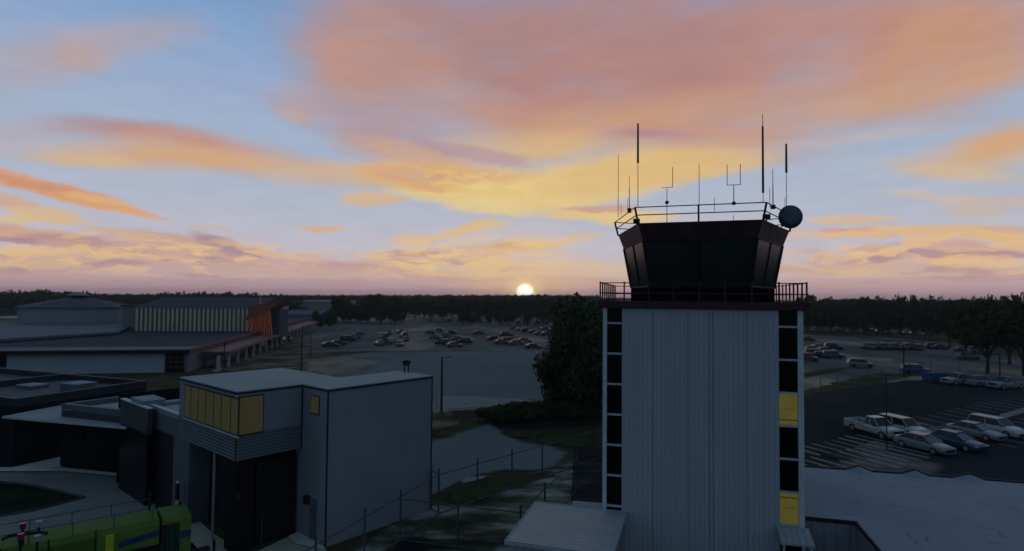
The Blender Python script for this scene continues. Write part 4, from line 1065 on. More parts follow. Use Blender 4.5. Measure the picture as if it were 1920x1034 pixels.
MB().add([(-.3, -.6, 6.8), (1.4, -.6, 10.5), (8.4, -.4, 11.2), (5.2, -.6, 9.1), (-.3, 7, 6.8), (1.4, 7, 10.5), (8.4, 7, 11.2), (5.2, 7, 9.1)], [(0, 3, 2, 1), (4, 5, 6, 7), (0, 1, 5, 4), (1, 2, 6, 5), (2, 3, 7, 6), (3, 0, 4, 7)]).obj('roof', mat('m_vest_roof', (0.26, 0.07, 0.05), 0.6), rv)
MB().b2(6.0, 7.6, 1.2, 7, 2.9, 9.4).obj('side_wall', mat('m_vest_side', (0.045, 0.055, 0.07)), rv)
MB().tube((3.1, 0, 10.3), (3.1, 0, 12.6), .25, n=5, r2=.1).obj('finial', M['orange'], rv)

# octagonal pavilion
pc = Vector(((148 - 960) / F * 172, 172, 0))
pv = thing('pavilion', 'wide eight-sided pavilion with a low dark roof and a glazed lantern', 'building', pc, 0)
def ring(R_, z, n=8, off=0.0): return [(R_ * math.cos(2 * math.pi * (i + .5) / n + off), R_ * .7 * math.sin(2 * math.pi * (i + .5) / n + off), z) for i in range(n)]
MB().loft([ring(15.5, 0), ring(15.5, 8.8)]).obj('wall', mat('m_pav_wall', (0.20, 0.205, 0.23), 0.85, rgb2=(0.25, 0.26, 0.25), scale=.1), pv)
MB().loft([ring(16.2, 8.82), ring(15.9, 9.2), ring(7, 11.0), ring(3.0, 11.6)]).obj('roof', mat('m_pav_roof', (0.065, 0.06, 0.09), 0.8), pv)
MB().loft([ring(2.4, 11.61), ring(2.4, 12.4)]).obj('lantern', M['blackglass'], pv)
MB().loft([ring(3.2, 12.41), ring(1.6, 13.1), ring(.2, 13.5)]).obj('lantern_roof', mat('m_lantern', (0.16, 0.22, 0.27)), pv)
# low blue-grey roofed building left of the hall
q0, q1, q2, q3 = P(-60, 640, 4.6), P(215, 622, 4.6), P(262, 603, 4.6), P(-60, 606, 4.6)
lowb = thing('concourse_building', 'low concourse with a wide blue-grey roof at the far left', 'building', (0, 0, 0))
MB().prism([q0, q1, q2, q3], 0, 4.2).obj('wall', mat('m_conc_wall', (0.12, 0.085, 0.055), 0.8, rgb2=(0.20, 0.14, 0.09), scale=.5), lowb)
def out(p, c, k): return p + (p - c).normalized() * k
cc = (q0 + q1 + q2 + q3) / 4
MB().prism([out(q, cc, 1.2) for q in (q0, q1, q2, q3)], 4.21, 4.65).obj('roof', mat('m_conc_roof', (0.075, 0.10, 0.13), 0.8, rgb2=(0.10, 0.125, 0.155), scale=.05), lowb)
r, w, z = box_building('annex_building', 'small beige block between the pavilion and the ribbed hall', 231, 256, 152, 575, mat('m_beige', (0.17, 0.165, 0.15)), M['term_roof'], 8)
r, w, z = box_building('service_building', 'pale yellowish service building at the far left edge', -20, 55, 190, 598, mat('m_yellowish', (0.34, 0.32, 0.24)), mat('m_pale_roof2', (0.42, 0.40, 0.33)), 14)
r, w, z = box_building('warehouse', 'pale boxy warehouse in front of the distant woods', 548, 628, 362, 566, mat('m_warehouse', (0.19, 0.19, 0.17), 0.9), mat('m_wh_roof', (0.25, 0.26, 0.25)), 50)
MB().b2(3, 10, -.1, -.02, 0, 5).obj('dock_door', M['wall_dark'], r)
r, w, z = box_building('blue_roof_building', 'low building with a blue-grey pitched roof left of the round trees', 535, 600, 270, 590, mat('m_blue_wall', (0.10, 0.12, 0.15)), mat('m_blue_roof', (0.075, 0.095, 0.13)), 18, 1.8)

# ================================================================ VEHICLES
def paint(name, rgb): return mat('m_car_' + name, rgb, 0.32, 0.05, 0.5, spec=0.5)
CP = {'white': paint('white', (0.41, 0.415, 0.42)), 'silver': paint('silver', (0.20, 0.205, 0.215)), 'grey': paint('grey', (0.07, 0.073, 0.08)), 'pearl': paint('pearl', (0.14, 0.145, 0.155)), 'slate': paint('slate', (0.065, 0.07, 0.08)), 'black': paint('black', (0.010, 0.010, 0.012)),
      'blue': paint('blue', (0.014, 0.050, 0.135)), 'dark blue': paint('dark_blue', (0.008, 0.018, 0.07)), 'red': paint('red', (0.16, 0.012, 0.012)), 'maroon': paint('maroon', (0.045, 0.008, 0.014)),
      'beige': paint('beige', (0.10, 0.09, 0.08)), 'green': paint('green', (0.012, 0.035, 0.026))}
M['carglass'] = mat('m_car_glass', (0.010, 0.014, 0.015), 0.12, spec=0.4)
M['tyre'] = mat('m_tyre', (0.012, 0.012, 0.013), 0.9)
M['rim'] = mat('m_rim', (0.22, 0.22, 0.23), 0.45)
M['plastic'] = mat('m_black_plastic', (0.012, 0.012, 0.014), 0.7)
M['headlamp'] = mat('m_headlamp', (0.35, 0.37, 0.38), 0.2)
M['taillamp'] = mat('m_taillamp', (0.16, 0.010, 0.010), 0.3)
def wheel_parts(root, xs, hw, r):
    for x in xs:
        for s in (-1, 1):
            w = MB().tube((x, s * (hw - .20), r), (x, s * (hw + .01), r), r, n=16).obj('wheel', M['tyre'], root)
            MB().tube((x, s * (hw + .012), r), (x, s * (hw + .03), r), r * .62, n=12, r2=r * .55).obj('rim', M['rim'], w)
def car_ring(x, hw, z0, zb, crown=.06):
    return [(x, -hw * .93, z0), (x, -hw, z0 + .18), (x, -hw, zb - .22), (x, -hw * .90, zb - .02), (x, -hw * .5, zb + crown * .7), (x, 0, zb + crown), (x, hw * .5, zb + crown * .7), (x, hw * .90, zb - .02), (x, hw, zb - .22), (x, hw, z0 + .18), (x, hw * .93, z0)]
def green_ring(x, hw, z): return [(x, -hw, z), (x, -hw * .5, z + .03), (x, hw * .5, z + .03), (x, hw, z)]
PROF = {   # body: (x, belt height, half width factor); cabin: bottom front/back, roof front/back, roof height
 'sedan': dict(body=[(-2.32, .62, .80), (-2.25, .86, .90), (-1.7, .96, .98), (-1.0, .95, 1), (.9, .90, 1), (1.5, .82, .98), (2.1, .70, .92), (2.33, .50, .80)], cab=(1.15, -1.75, .30, -.95, 1.43), hw=.90, wb=(1.42, -1.38), r=.33),
 'suv': dict(body=[(-2.30, .75, .86), (-2.24, 1.05, .93), (-1.7, 1.08, 1), (.9, 1.04, 1), (1.4, 1.0, .98), (2.1, .88, .93), (2.33, .62, .82)], cab=(1.15, -2.2, .45, -1.95, 1.72), hw=.95, wb=(1.42, -1.38), r=.37),
}
def make_car(kind, col, name, label, cat='car', group=None, detail=True):
    p = PROF[kind]; hw = p['hw']
    r = thing(name, label, cat, group=group)
    b = MB(); b.loft([car_ring(x, hw * f, .24 if abs(x) < 2.2 else .34, z) for x, z, f in p['body']])
    bo = b.obj('body', CP[col], r, smooth=False, bevel=.03 if detail else 0)
    cf, cb, rf_, rb2, rh = p['cab']; zb = .93 if kind == 'sedan' else 1.04
    w1, w2 = hw * .88, hw * .68
    g = MB(); g.add([(cf, -w1, zb), (cf, w1, zb), (cb, w1, zb), (cb, -w1, zb), (rf_, -w2, rh - .04), (rf_, w2, rh - .04), (rb2, w2, rh - .04), (rb2, -w2, rh - .04)],
                    [(0, 1, 5, 4), (1, 2, 6, 5), (2, 3, 7, 6), (3, 0, 4, 7)])
    g.obj('window', M['carglass'], r)
    ro = MB(); ro.loft([[(x, -w2 * s, rh - .05), (x, -w2 * s * .9, rh), (x, 0, rh + .03), (x, w2 * s * .9, rh), (x, w2 * s, rh - .05)] for x, s in ((rb2 - .08, .96), (rb2 + .1, 1.02), (rf_ - .1, 1.02), (rf_ + .06, .96))])
    ro.obj('roof', CP[col], r, bevel=0)
    if detail:
        pl = MB()
        for s in (-1, 1):
            for a_, b__ in (((cf, zb), (rf_, rh - .04)), ((cb, zb), (rb2, rh - .04)), (((cf + cb) / 2 + .1, zb), ((rf_ + rb2) / 2 + .1, rh - .04))):
                pl.tube((a_[0], s * w1, a_[1]), (b__[0], s * w2, b__[1]), .035, n=4)
        pl.obj('pillar', CP[col], r)
        for s in (-1, 1):
            MB().box((2.17, s * hw * .68, .60), (.22, .34, .13), rz=-s * .25).obj('headlight', M['headlamp'], r)
            MB().box((-2.27, s * hw * .68, .74), (.12, .34, .15)).obj('tail_light', M['taillamp'], r)
            MB().box((cf - .35, s * (hw + .08), zb + .05), (.14, .18, .12)).obj('mirror', CP[col], r)
        MB().box((2.27, 0, .46), (.14, hw * .95, .20)).obj('grille', M['plastic'], r)
        MB().box((0, 0, .26), (4.3, hw * 1.86, .12)).obj('sill', M['plastic'], r)
        wheel_parts(r, p['wb'], hw, p['r'])
    else:
        for x in p['wb']:
            for s in (-1, 1): MB().tube((x, s * (hw - .2), p['r']), (x, s * (hw + .01), p['r']), p['r'], n=9).obj('wheel', M['tyre'], r)
    return r
def make_pickup(col, label, name='pickup_truck', group=None):
    hw = .98; r = thing(name, label, 'pickup truck', group=group)
    b = MB()
    b.loft([car_ring(x, hw * f, .38, z) for x, z, f in ((-.35, 1.12, 1), (.9, 1.12, 1), (1.6, 1.10, .98), (2.6, 1.05, .95), (2.85, .85, .88))])
    b.b2(-2.85, -.36, -hw, hw, .42, .72)
    for s in (-1, 1): b.b2(-2.85, -.36, s * hw, s * (hw - .09), .722, 1.14)
    b.b2(-2.85, -2.77, -hw + .091, hw - .091, .723, 1.14)
    b.obj('body', CP[col], r, bevel=.02)
    MB().b2(-2.76, -.37, -hw + .1, hw - .1, .723, .74).obj('bed_floor', M['plastic'], r)
    zb, rh = 1.13, 1.80
    g = MB(); g.add([(1.35, -.86, zb), (1.35, .86, zb), (-.4, .86, zb), (-.4, -.86, zb), (.65, -.68, rh), (.65, .68, rh), (-.25, .68, rh), (-.25, -.68, rh)], [(0, 1, 5, 4), (1, 2, 6, 5), (2, 3, 7, 6), (3, 0, 4, 7)])
    g.obj('window', M['carglass'], r)
    MB().loft([[(x, -.69 * s, rh - .02), (x, -.6 * s, rh + .04), (x, .6 * s, rh + .04), (x, .69 * s, rh - .02)] for x, s in ((-.33, .97), (-.2, 1), (.55, 1), (.72, .95))]).obj('roof', CP[col], r)
    pl = MB()
    for s in (-1, 1):
        for a_, c_ in (((1.35, zb), (.65, rh)), ((-.4, zb), (-.25, rh)), ((.35, zb), (.25, rh))):
            pl.tube((a_[0], s * .86, a_[1]), (c_[0], s * .68, c_[1]), .045, n=4)
    pl.obj('pillar', CP[col], r)
    for s in (-1, 1):
        MB().box((2.74, s * .72, .88), (.2, .3, .2)).obj('headlight', M['headlamp'], r)
        MB().box((-2.86, s * .88, .9), (.05, .14, .3)).obj('tail_light', M['taillamp'], r)
        MB().box((1.1, s * 1.07, 1.22), (.12, .2, .22)).obj('mirror', M['plastic'], r)
    MB().box((2.83, 0, .82), (.08, 1.1, .28)).obj('grille', M['plastic'], r)
    MB().box((2.86, 0, .50), (.16, 1.8, .18)).obj('bumper', M['rim'], r)
    wheel_parts(r, (1.85, -1.75), hw, .40)
    return r
def place(o, p, heading):
    o.location = (p[0], p[1], 0.085); o.rotation_euler = (0, 0, heading)
HS = math.atan2(SD.y, SD.x)
G1 = 'cars parked in the lot right of the tower'
w = lambda u, v: P(u, v)
place(make_pickup('white', 'white pickup truck with open bed beside the lamp post', group=G1), w(1637, 820) + Vector((.5, .6, 0)), HS - .06)
place(make_car('suv', 'white', 'parked_car', 'white car half hidden behind the white pickup truck', group=G1), w(1693, 817), HS + .02)
place(make_car('sedan', 'silver', 'parked_car', 'pale silver sedan nearest the annex roof, in front of the blue car', group=G1), w(1732, 848) + Vector((.2, .3, 0)), HS + .08)
place(make_car('sedan', 'blue', 'parked_car', 'bright blue car between the pale sedan and the big grey car', group=G1), w(1792, 841), HS + .08)
place(make_car('sedan', 'silver', 'parked_car', 'long grey sedan with dark windows behind the blue car', group=G1), w(1829, 822), HS + .10)
place(make_car('suv', 'white', 'parked_car', 'white car partly hidden behind the long grey sedan, rightmost of the six', group=G1), w(1868, 817), HS + .06)
# pickups along the far verge
G2 = 'vehicles along the sandy verge at the right'
place(make_pickup('silver', 'light pickup truck just right of the blue dumpster', group=G2), w(1808, 724) + Vector((0, 1, 0)), .25 + math.pi)
place(make_car('suv', 'silver', 'parked_car', 'pale van on the verge between two light pickup trucks', group=G2), w(1848, 727) + Vector((0, 1, 0)), .2)
place(make_pickup('silver', 'light pickup truck parked below the big tree at the right edge', group=G2), w(1896, 732) + Vector((0, 1, 0)), .3 + math.pi)
# far cars: one detailed-enough prototype per body kind, copied
protos = {}
for kd in ('sedan', 'suv'):
    for cn in ('pearl', 'slate', 'white', 'silver', 'grey', 'black', 'dark blue', 'red', 'maroon', 'beige', 'green', 'blue'):
        protos[(kd, cn)] = None
def far_car(kind, cn, p, h, label, group):
    h += random.uniform(-.08, .08)
    cn = {'white': 'pearl', 'silver': 'slate'}.get(cn, cn)
    k = (kind, cn)
    if protos[k] is None:
        o = protos[k] = make_car(kind, cn, 'parked_car', label, group=group, detail=False)
    else:
        o = copy_tree(protos[k]); o['label'] = label; o['group'] = group
    place(o, p, h); return o
ORD = ['first', 'second', 'third', 'fourth', 'fifth', 'sixth', 'seventh', 'eighth', 'ninth', 'tenth', 'eleventh', 'twelfth', 'thirteenth', 'fourteenth', 'fifteenth', 'sixteenth', 'seventeenth', 'eighteenth', 'nineteenth', 'twentieth']
def car_row(uvs, rowname, group):
    uvs = sorted(uvs, key=lambda t: t[0])
    for i, (u, v, cn, kd, h) in enumerate(uvs):
        nm = {'suv': 'suv', 'sedan': 'car'}[kd]
        far_car(kd, cn, P(u, v), h, '%s %s, %s from left %s' % (cn, nm, ORD[i], rowname), group)
GC = 'cars parked in the lot beyond the empty pad'
a1, a2 = math.radians(62), math.radians(118)
car_row([(619, 652, 'black', 'sedan', .35), (634, 648, 'dark blue', 'sedan', .6), (653, 641, 'black', 'suv', .8), (664, 636, 'silver', 'sedan', 1.0), (672, 629, 'grey', 'sedan', 1.0)], 'in the slanting left row of the centre lot', GC)
car_row([(711, 649, 'silver', 'sedan', 2.0), (733, 646, 'silver', 'suv', 1.2), (750, 650, 'white', 'sedan', 1.6), (722, 636, 'dark blue', 'suv', 1.9), (729, 628, 'blue', 'sedan', 1.9), (757, 634, 'maroon', 'suv', 2.0), (749, 626, 'red', 'sedan', 2.1), (760, 641, 'grey', 'sedan', 1.9)], 'in the cluster behind the siren', GC)
car_row([(808, 627, 'maroon', 'sedan', 2.6), (824, 623, 'silver', 'sedan', 2.6), (818, 637, 'grey', 'sedan', 2.5), (846, 627, 'black', 'sedan', 2.8), (834, 634, 'silver', 'suv', 2.4), (830, 648, 'black', 'suv', 2.6), (852, 652, 'grey', 'sedan', .3), (872, 645, 'black', 'suv', 2.8), (859, 640, 'silver', 'sedan', 2.7)], 'in the pack right of the lamp post', GC)
car_row([(897, 628, 'red', 'sedan', .6), (926, 639, 'black', 'sedan', .35), (941, 646, 'silver', 'sedan', .3), (950, 632, 'black', 'suv', .3), (955, 644, 'silver', 'suv', .3), (968, 648, 'grey', 'sedan', .3), (983, 643, 'beige', 'sedan', .3), (1000, 655, 'black', 'sedan', .1)], 'in the front row by the big tree', GC)
car_row([(966, 618, 'silver', 'sedan', .2), (977, 621, 'grey', 'sedan', .2), (988, 624, 'maroon', 'suv', .3), (1001, 626, 'dark blue', 'sedan', .2), (1013, 629, 'silver', 'sedan', .2), (1025, 630, 'grey', 'sedan', .2), (1038, 622, 'silver', 'sedan', .2), (1050, 624, 'red', 'sedan', .2), (1022, 620, 'maroon', 'sedan', .2)], 'in the second row left of the tower', GC)
rr = []
for i in range(13):
    u = 808 + i * 18
    rr.append((u + random.uniform(-2, 2), 605 + random.uniform(-1.5, 1.5) + (i > 8) * 3, random.choice(['silver', 'dark blue', 'grey', 'dark blue', 'red', 'maroon', 'black', 'white']), random.choice(['sedan', 'suv']), 1.75))
car_row(rr, 'in the long back row before the woods', GC)
rr = []
for i in range(8):
    u = 850 + i * 19
    rr.append((u + random.uniform(-2, 2), 598 + random.uniform(-1.0, 1.0), random.choice(['dark blue', 'grey', 'silver', 'maroon', 'black', 'red']), random.choice(['sedan', 'suv']), 1.75))
car_row(rr, 'in the farthest row under the trees', GC)
far_car('sedan', 'white', P(1029, 704), 1.3, 'white car poking out left of the big dark tree', GC)
GR = 'cars parked beyond the road at the right'
car_row([(1514, 640, 'maroon', 'sedan', -.2), (1522, 660, 'silver', 'sedan', -.2), (1536, 656, 'white', 'sedan', -.2), (1527, 669, 'silver', 'suv', -.2), (1548, 662, 'grey', 'sedan', -.2), (1563, 656, 'dark blue', 'suv', -.2)], 'in the near group right of the tower', GR)
car_row([(1512, 678, 'red', 'suv', -.3), (1538, 671, 'dark blue', 'sedan', -.2), (1562, 673, 'blue', 'suv', -.2)], 'in the front line beside the tower edge', GR)
rr = []
for i, u in enumerate(range(1622, 1730, 11)):
    rr.append((u, 654 + (u - 1622) * .035 + random.uniform(-1, 1), ['silver', 'white', 'maroon', 'silver', 'grey', 'silver', 'black', 'white', 'dark blue', 'silver'][i], ['sedan', 'suv'][i % 2], 1.2))
car_row(rr, 'in the long row around the lamp post', GR)
car_row([(1752, 655, 'black', 'suv', -.1), (1762, 656, 'black', 'sedan', -.1), (1806, 661, 'red', 'sedan', -.1), (1815, 675, 'grey', 'suv', .1), (1832, 664, 'silver', 'suv', -.1)], 'in the row left of the right-hand tree', GR)
rr = []
for i in range(18):
    u = 1515 + i * 13 + random.uniform(-3, 3)
    if u > 1745: continue
    rr.append((u, 622 + (u - 1515) * .035, random.choice(['silver', 'beige', 'white', 'grey', 'maroon']), random.choice(['sedan', 'suv']), 1.25))
car_row(rr, 'in the farthest line under the right woods', GR)
far_car('suv', 'white', P(1613, 690), -.15, 'white van with one headlamp on, alone on the right road', GR)
far_car('suv', 'blue', P(1716, 702), -.15, 'blue-white van at the road corner left of the blue dumpster', GR)
GT = 'cars under the terminal porch'
car_row([(470, 660, 'grey', 'sedan', 1.8), (488, 653, 'silver', 'suv', 1.8), (505, 645, 'black', 'sedan', 1.8), (529, 642, 'white', 'sedan', 1.7), (541, 640, 'silver', 'sedan', 1.7)], 'beside the terminal porch columns', GT)

# dumpster
q = P(1754, 717)
dm = thing('dumpster', 'blue steel dumpster at the edge of the verge', 'dumpster', (q.x, q.y, .06), .12)
MB().add([(-1.6, -.8, .12), (1.6, -.8, .12), (1.6, .8, .12), (-1.6, .8, .12), (-1.75, -1, 1.45), (1.75, -1, 1.45), (1.75, 1, 1.45), (-1.75, 1, 1.45)], [(0, 1, 5, 4), (1, 2, 6, 5), (2, 3, 7, 6), (3, 0, 4, 7), (0, 3, 2, 1)]).obj('bin', mat('m_bin_blue', (0.010, 0.075, 0.17), 0.5), dm)
for s in (-1, 1): MB().b2(s * .02 if s > 0 else -1.78, 1.78 if s > 0 else -.02, -1.03, 1.03, 1.452, 1.50).obj('lid', M['plastic'], dm)
for s in (-1, 1): MB().b2(s * 1.2 - .12, s * 1.2 + .12, -.9, .9, 0, .118).obj('skid', M['plastic'], dm)

# ================================================================ GREEN FIRE TRUCK (bottom left)
ZT = 3.15
tA, tB = P(290, 953, ZT), P(0, 1007, ZT)
tC_ = P(300, 971, ZT); tD = P(0, 1030, ZT)
ax = (tA - tB).normalized(); ah = math.atan2(ax.y, ax.x)
nose = P(358, 960, ZT)
perp = Vector((ax.y, -ax.x, 0))                                   # towards the camera side
wid_ = abs((tC_ - tA).dot(perp)); wid_ = max(1.5, wid_)
mid = P(300, 962, ZT)
FTr = thing('fire_truck', 'lime green airport fire truck with blue stripes and roof rails', 'fire truck', (mid.x, mid.y, 0), ah)
M['lime'] = mat('m_lime_paint', (0.105, 0.165, 0.036), 0.7, 0.15, 0.9, spec=0.08)
M['lime_side'] = M['lime']
M['yellow'] = mat('m_yellow_panel', (0.42, 0.42, 0.03), 0.5)
M['stripe'] = mat('m_blue_stripe', (0.020, 0.050, 0.13), 0.8, .3, 2.0, spec=.05)
hw = wid_ / 2
Lf = (nose - mid).dot(ax)                                          # how far the engine end reaches beyond mid
Z0 = 2.02
tb = MB()
tb.loft([[(x, -hw - .12, Z0), (x, -hw - .12, ZT - .22), (x, -hw, ZT), (x, hw, ZT), (x, hw + .35, ZT - .55), (x, hw + .35, Z0)] for x in (-9.5, -.12)])
tb.obj('body', M['lime'], FTr, bevel=.03)
te = MB()
te.loft([[(x, -hw - .13, 1.35), (x, -hw - .13, zt - .2), (x, -hw, zt), (x, hw, zt), (x, hw + .35, zt - .5), (x, hw + .35, 1.35)] for x, zt in ((0, ZT + .02), (Lf - .25, ZT + .01), (Lf, ZT - .04))])
te.obj('engine_housing', M['lime'], FTr, bevel=.03)
MB().b2(.0, .22, -hw - .18, -hw - .145, 1.5, ZT - .3).obj('side_recess', M['plastic'], FTr)
MB().b2(.22, Lf - .5, -hw - .19, -hw - .145, 1.55, ZT - .3).obj('engine_grille', ribbed('m_truck_grille', (0.012, 0.024, 0.020), 0.12, 0.03, 'X', 0.6), FTr)
mb = MB()
for i in range(int((Lf - .65) / .14) - 1): mb.b2(.2 + i * .14, .23 + i * .14, -hw - .21, -hw - .192, 1.6, ZT - .34)
for i in range(7): mb.b2(.15, Lf - .6, -hw - .22, -hw - .212, 1.62 + i * .19, 1.65 + i * .19)
mb.obj('grille_mesh', mat('m_mesh_green', (0.03, 0.07, 0.045), 0.6), FTr)
MB().b2(Lf - .45, Lf - .02, -hw - .165, -hw - .142, 2.1, 2.4).obj('stripe', M['stripe'], FTr)
# side lockers, stripes, yellow hose panel
for x0, x1 in ((-8.9, -7.2), (-7.1, -5.5), (-5.4, -3.9), (-3.8, -2.55)):
    MB().b2(x0, x1, -hw - .15, -hw - .123, Z0 + .08, ZT - .28).obj('locker', mat('m_lime_locker', (0.075, 0.125, 0.022), 0.7, spec=.05), FTr)
MB().b2(-2.15, -1.85, -hw - .17, -hw - .123, Z0 + .02, ZT - .24).obj('hose_panel', M['yellow'], FTr)
for (x0, x1, z0_, z1_, s_) in ((-1.7, -.15, 2.25, 2.5, .18), (-5.3, -4.3, 2.15, 2.35, .2), (-7.0, -5.5, 2.1, 2.35, .12)):
    MB().add([(x0, -hw - .156, z0_), (x1, -hw - .156, z0_ + s_), (x1, -hw - .156, z1_ + s_), (x0, -hw - .156, z1_)], [(0, 1, 2, 3)]).obj('stripe', M['stripe'], FTr)
MB().add([(-5.3, -hw - .158, 2.62), (-4.9, -hw - .158, 2.55), (-4.9, -hw - .158, 2.75), (-5.3, -hw - .158, 2.85)], [(0, 1, 2, 3)]).obj('emblem', mat('m_orange_mark', (0.22, 0.12, 0.02)), FTr)
# chassis, mudguards, wheels
MB().b2(-9.4, Lf - .3, -hw + .12, hw, .75, Z0 - .002).obj('chassis', M['plastic'], FTr)
MB().b2(-9.0, .1, -hw - .14, -hw + .10, 1.60, 1.68).obj('running_board', M['lime'], FTr)
for x in (1.15, -5.2, -6.9):
    for s in (-1, 1):
        wl = MB().tube((x, s * (hw - .35), .62), (x, s * (hw + .12), .62), .62, n=18).obj('wheel', M['tyre'], FTr)
        MB().tube((x, s * (hw + .122), .62), (x, s * (hw + .15), .62), .34, n=14).obj('rim', M['rim'], wl)
MB().b2(.3, 2.0, -hw - .3, -hw + .2, 1.27, 1.34).obj('mudguard', M['plastic'], FTr)
MB().b2(-.1, .35, -hw - .34, -hw - .15, 1.0, 1.06).obj('step', M['rim'], FTr)
# roof rails
for s, nm in ((-1, 0), (1, 1)):
    y = s * (hw - .03)
    mb = MB(); mb.tube((-9.2, y, ZT + .52), (-.4, y, ZT + .52), .02, n=5)
    mb.obj('roof_rail', M['steel'], FTr)
    for i in range(7):
        MB().tube((-.4 - i * 1.45, y, ZT), (-.4 - i * 1.45, y, ZT + .52), .02, n=5).obj('rail_post', M['steel'], FTr)
MB().tube((-.35, hw - .1, ZT), (-.35, hw - .1, ZT + .85), .05).obj('exhaust', M['plastic'], FTr)
MB().tube((.9, hw - .3, ZT + .05), (.9, hw - .3, ZT + .22), .06).obj('marker_light', M['plastic'], FTr)
# water monitor pipe and warning lights at the front end
pipe = [P(5, 1012, 3.6), P(14, 1006, 3.65), P(40, 1002, 3.65), P(75, 998, 3.65), P(88, 1001, 3.6)]
def Tl(w_): d_ = Vector(w_) - Vector((mid.x, mid.y, 0)); return Vector((d_.x * math.cos(ah) + d_.y * math.sin(ah), -d_.x * math.sin(ah) + d_.y * math.cos(ah), w_[2]))
mb = MB()
for a_, b__ in zip(pipe[:-1], pipe[1:]): mb.tube(Tl(a_), Tl(b__), .07, n=7)
mb.tube(Tl(pipe[2]), Tl(pipe[2]) - Vector((0, 0, .45)), .09)
mb.obj('water_monitor', M['plastic'], FTr)
M['redlamp'] = mat('m_red_beacon', (0.20, 0.008, 0.03), 0.3); M['whitelamp'] = mat('m_floodlamp', (0.24, 0.24, 0.32), 0.4)
for (u, v, k) in ((43, 984, 'r'), (39, 1004, 'r'), (73, 980, 'w'), (70, 1007, 'w')):
    p_ = Tl(P(u, v, 3.95)); top = M['redlamp'] if k == 'r' else M['whitelamp']
    l_ = MB().tube((p_.x, p_.y, ZT - .02), (p_.x, p_.y, 3.78), .045).obj('lamp_mast', M['plastic'], FTr)
    MB().box((p_.x, p_.y, 3.9), (.20, .20, .22)).obj('beacon' if k == 'r' else 'floodlight', top, l_)
for x in (-2.5, -4.1, -5.6):
    MB().tube((x, -hw - .2, 1.3), (x, -hw - .2, ZT + .1), .03, n=5).obj('antenna' if x == -5.6 else 'handrail', M['plastic'], FTr)

# ================================================================ FENCES
def fence(name, label, pts, h, posts=None, step=3.0, top_only=False, arm=True, rr_=.035, group=None, lowrail=True):
    r = thing(name, label, 'fence', group=group)
    top = MB(); low = MB()
    for a_, b__ in zip(pts[:-1], pts[1:]):
        a_ = Vector(a_); b__ = Vector(b__)
        top.tube(a_ + Vector((0, 0, h)), b__ + Vector((0, 0, h)), rr_, n=5)
        low.tube(a_ + Vector((0, 0, .12)), b__ + Vector((0, 0, .12)), rr_ * 1.1, n=5)
    top.obj('top_rail', M['steel'], r)
    if lowrail: low.obj('bottom_rail', M['steel'], r)
    ps = posts
    if ps is None:
        ps = []
        for a_, b__ in zip(pts[:-1], pts[1:]):
            a_ = Vector(a_); b__ = Vector(b__); n = max(1, round((b__ - a_).length / step))
            ps += [a_.lerp(b__, i / n) for i in range(n)]
        ps.append(Vector(pts[-1]))
    for p_ in ps:
        MB().tube(p_, (p_[0], p_[1], h + (.38 if arm else .05)), rr_ * 1.6, n=6).obj('post', M['steel'], r)
    return r
FA0 = P(822.7, 966.5); FA1 = P(1056, 885)
dA = (FA1 - FA0).normalized(); FA2 = FA0 + dA * 19.5
pA = []
def on_line(u, a_, d_):
    r_ = raydir(u, 900); k_ = r_.x / r_.y
    t = (k_ * a_.y - a_.x) / (d_.x - k_ * d_.y); return a_ + d_ * t
pA = [on_line(u, FA0, dA) for u in (822.7, 895, 959.7, 1016.6, 1075)] + [FA2]
fence('chain_link_fence', 'long steel fence slanting from the station corner to behind the tower', [FA0, FA2], 2.45, pA)
FB0 = P(750.3, 1017); dB = (FB0 - FA0).normalized(); FB1 = FA0 + dB * 13.5
fence('chain_link_fence', 'steel fence running along the grey station wall towards the camera', [FA0, FB1], 2.45, [on_line(u, FA0, dB) for u in (685, 594.6)] + [FB0])
st_c = C0 + Vector((ca * 7.42, sa * 7.42, 0))
fence('chain_link_fence', 'short fence stub joining the station corner to the tall corner post', [st_c, FA0 - (FA0 - st_c).normalized() * .15], 2.45, [st_c + (FA0 - st_c) * .04])
FC1 = Vector((.55, 30.7, 0)); FC2 = Vector((4.6, 41.0, 0))
FCm = on_line(859.6, FB0, (FC1 - FB0).normalized())
fence('chain_link_fence', 'near steel fence crossing the yard behind the metal shed', [FB0 + Vector((.15, 0, 0)), FC1, FC2], 2.3, [FCm, FC1, on_line(1021.7, FC1, (FC2 - FC1).normalized()), FC2])
fence('chain_link_fence', 'low steel fence beside the car park, right of the tower', [P(1505, 742), P(1600, 727), P(1700, 708), P(1730, 702)], 2.2, step=5.5, arm=False, rr_=.03)
fence('chain_link_fence', 'thin steel fence along the sandy verge behind the light pickups', [P(1745, 705), P(1800, 706), P(1850, 708), P(1925, 713)], 3.4, step=5.5, arm=False, rr_=.028, lowrail=False)

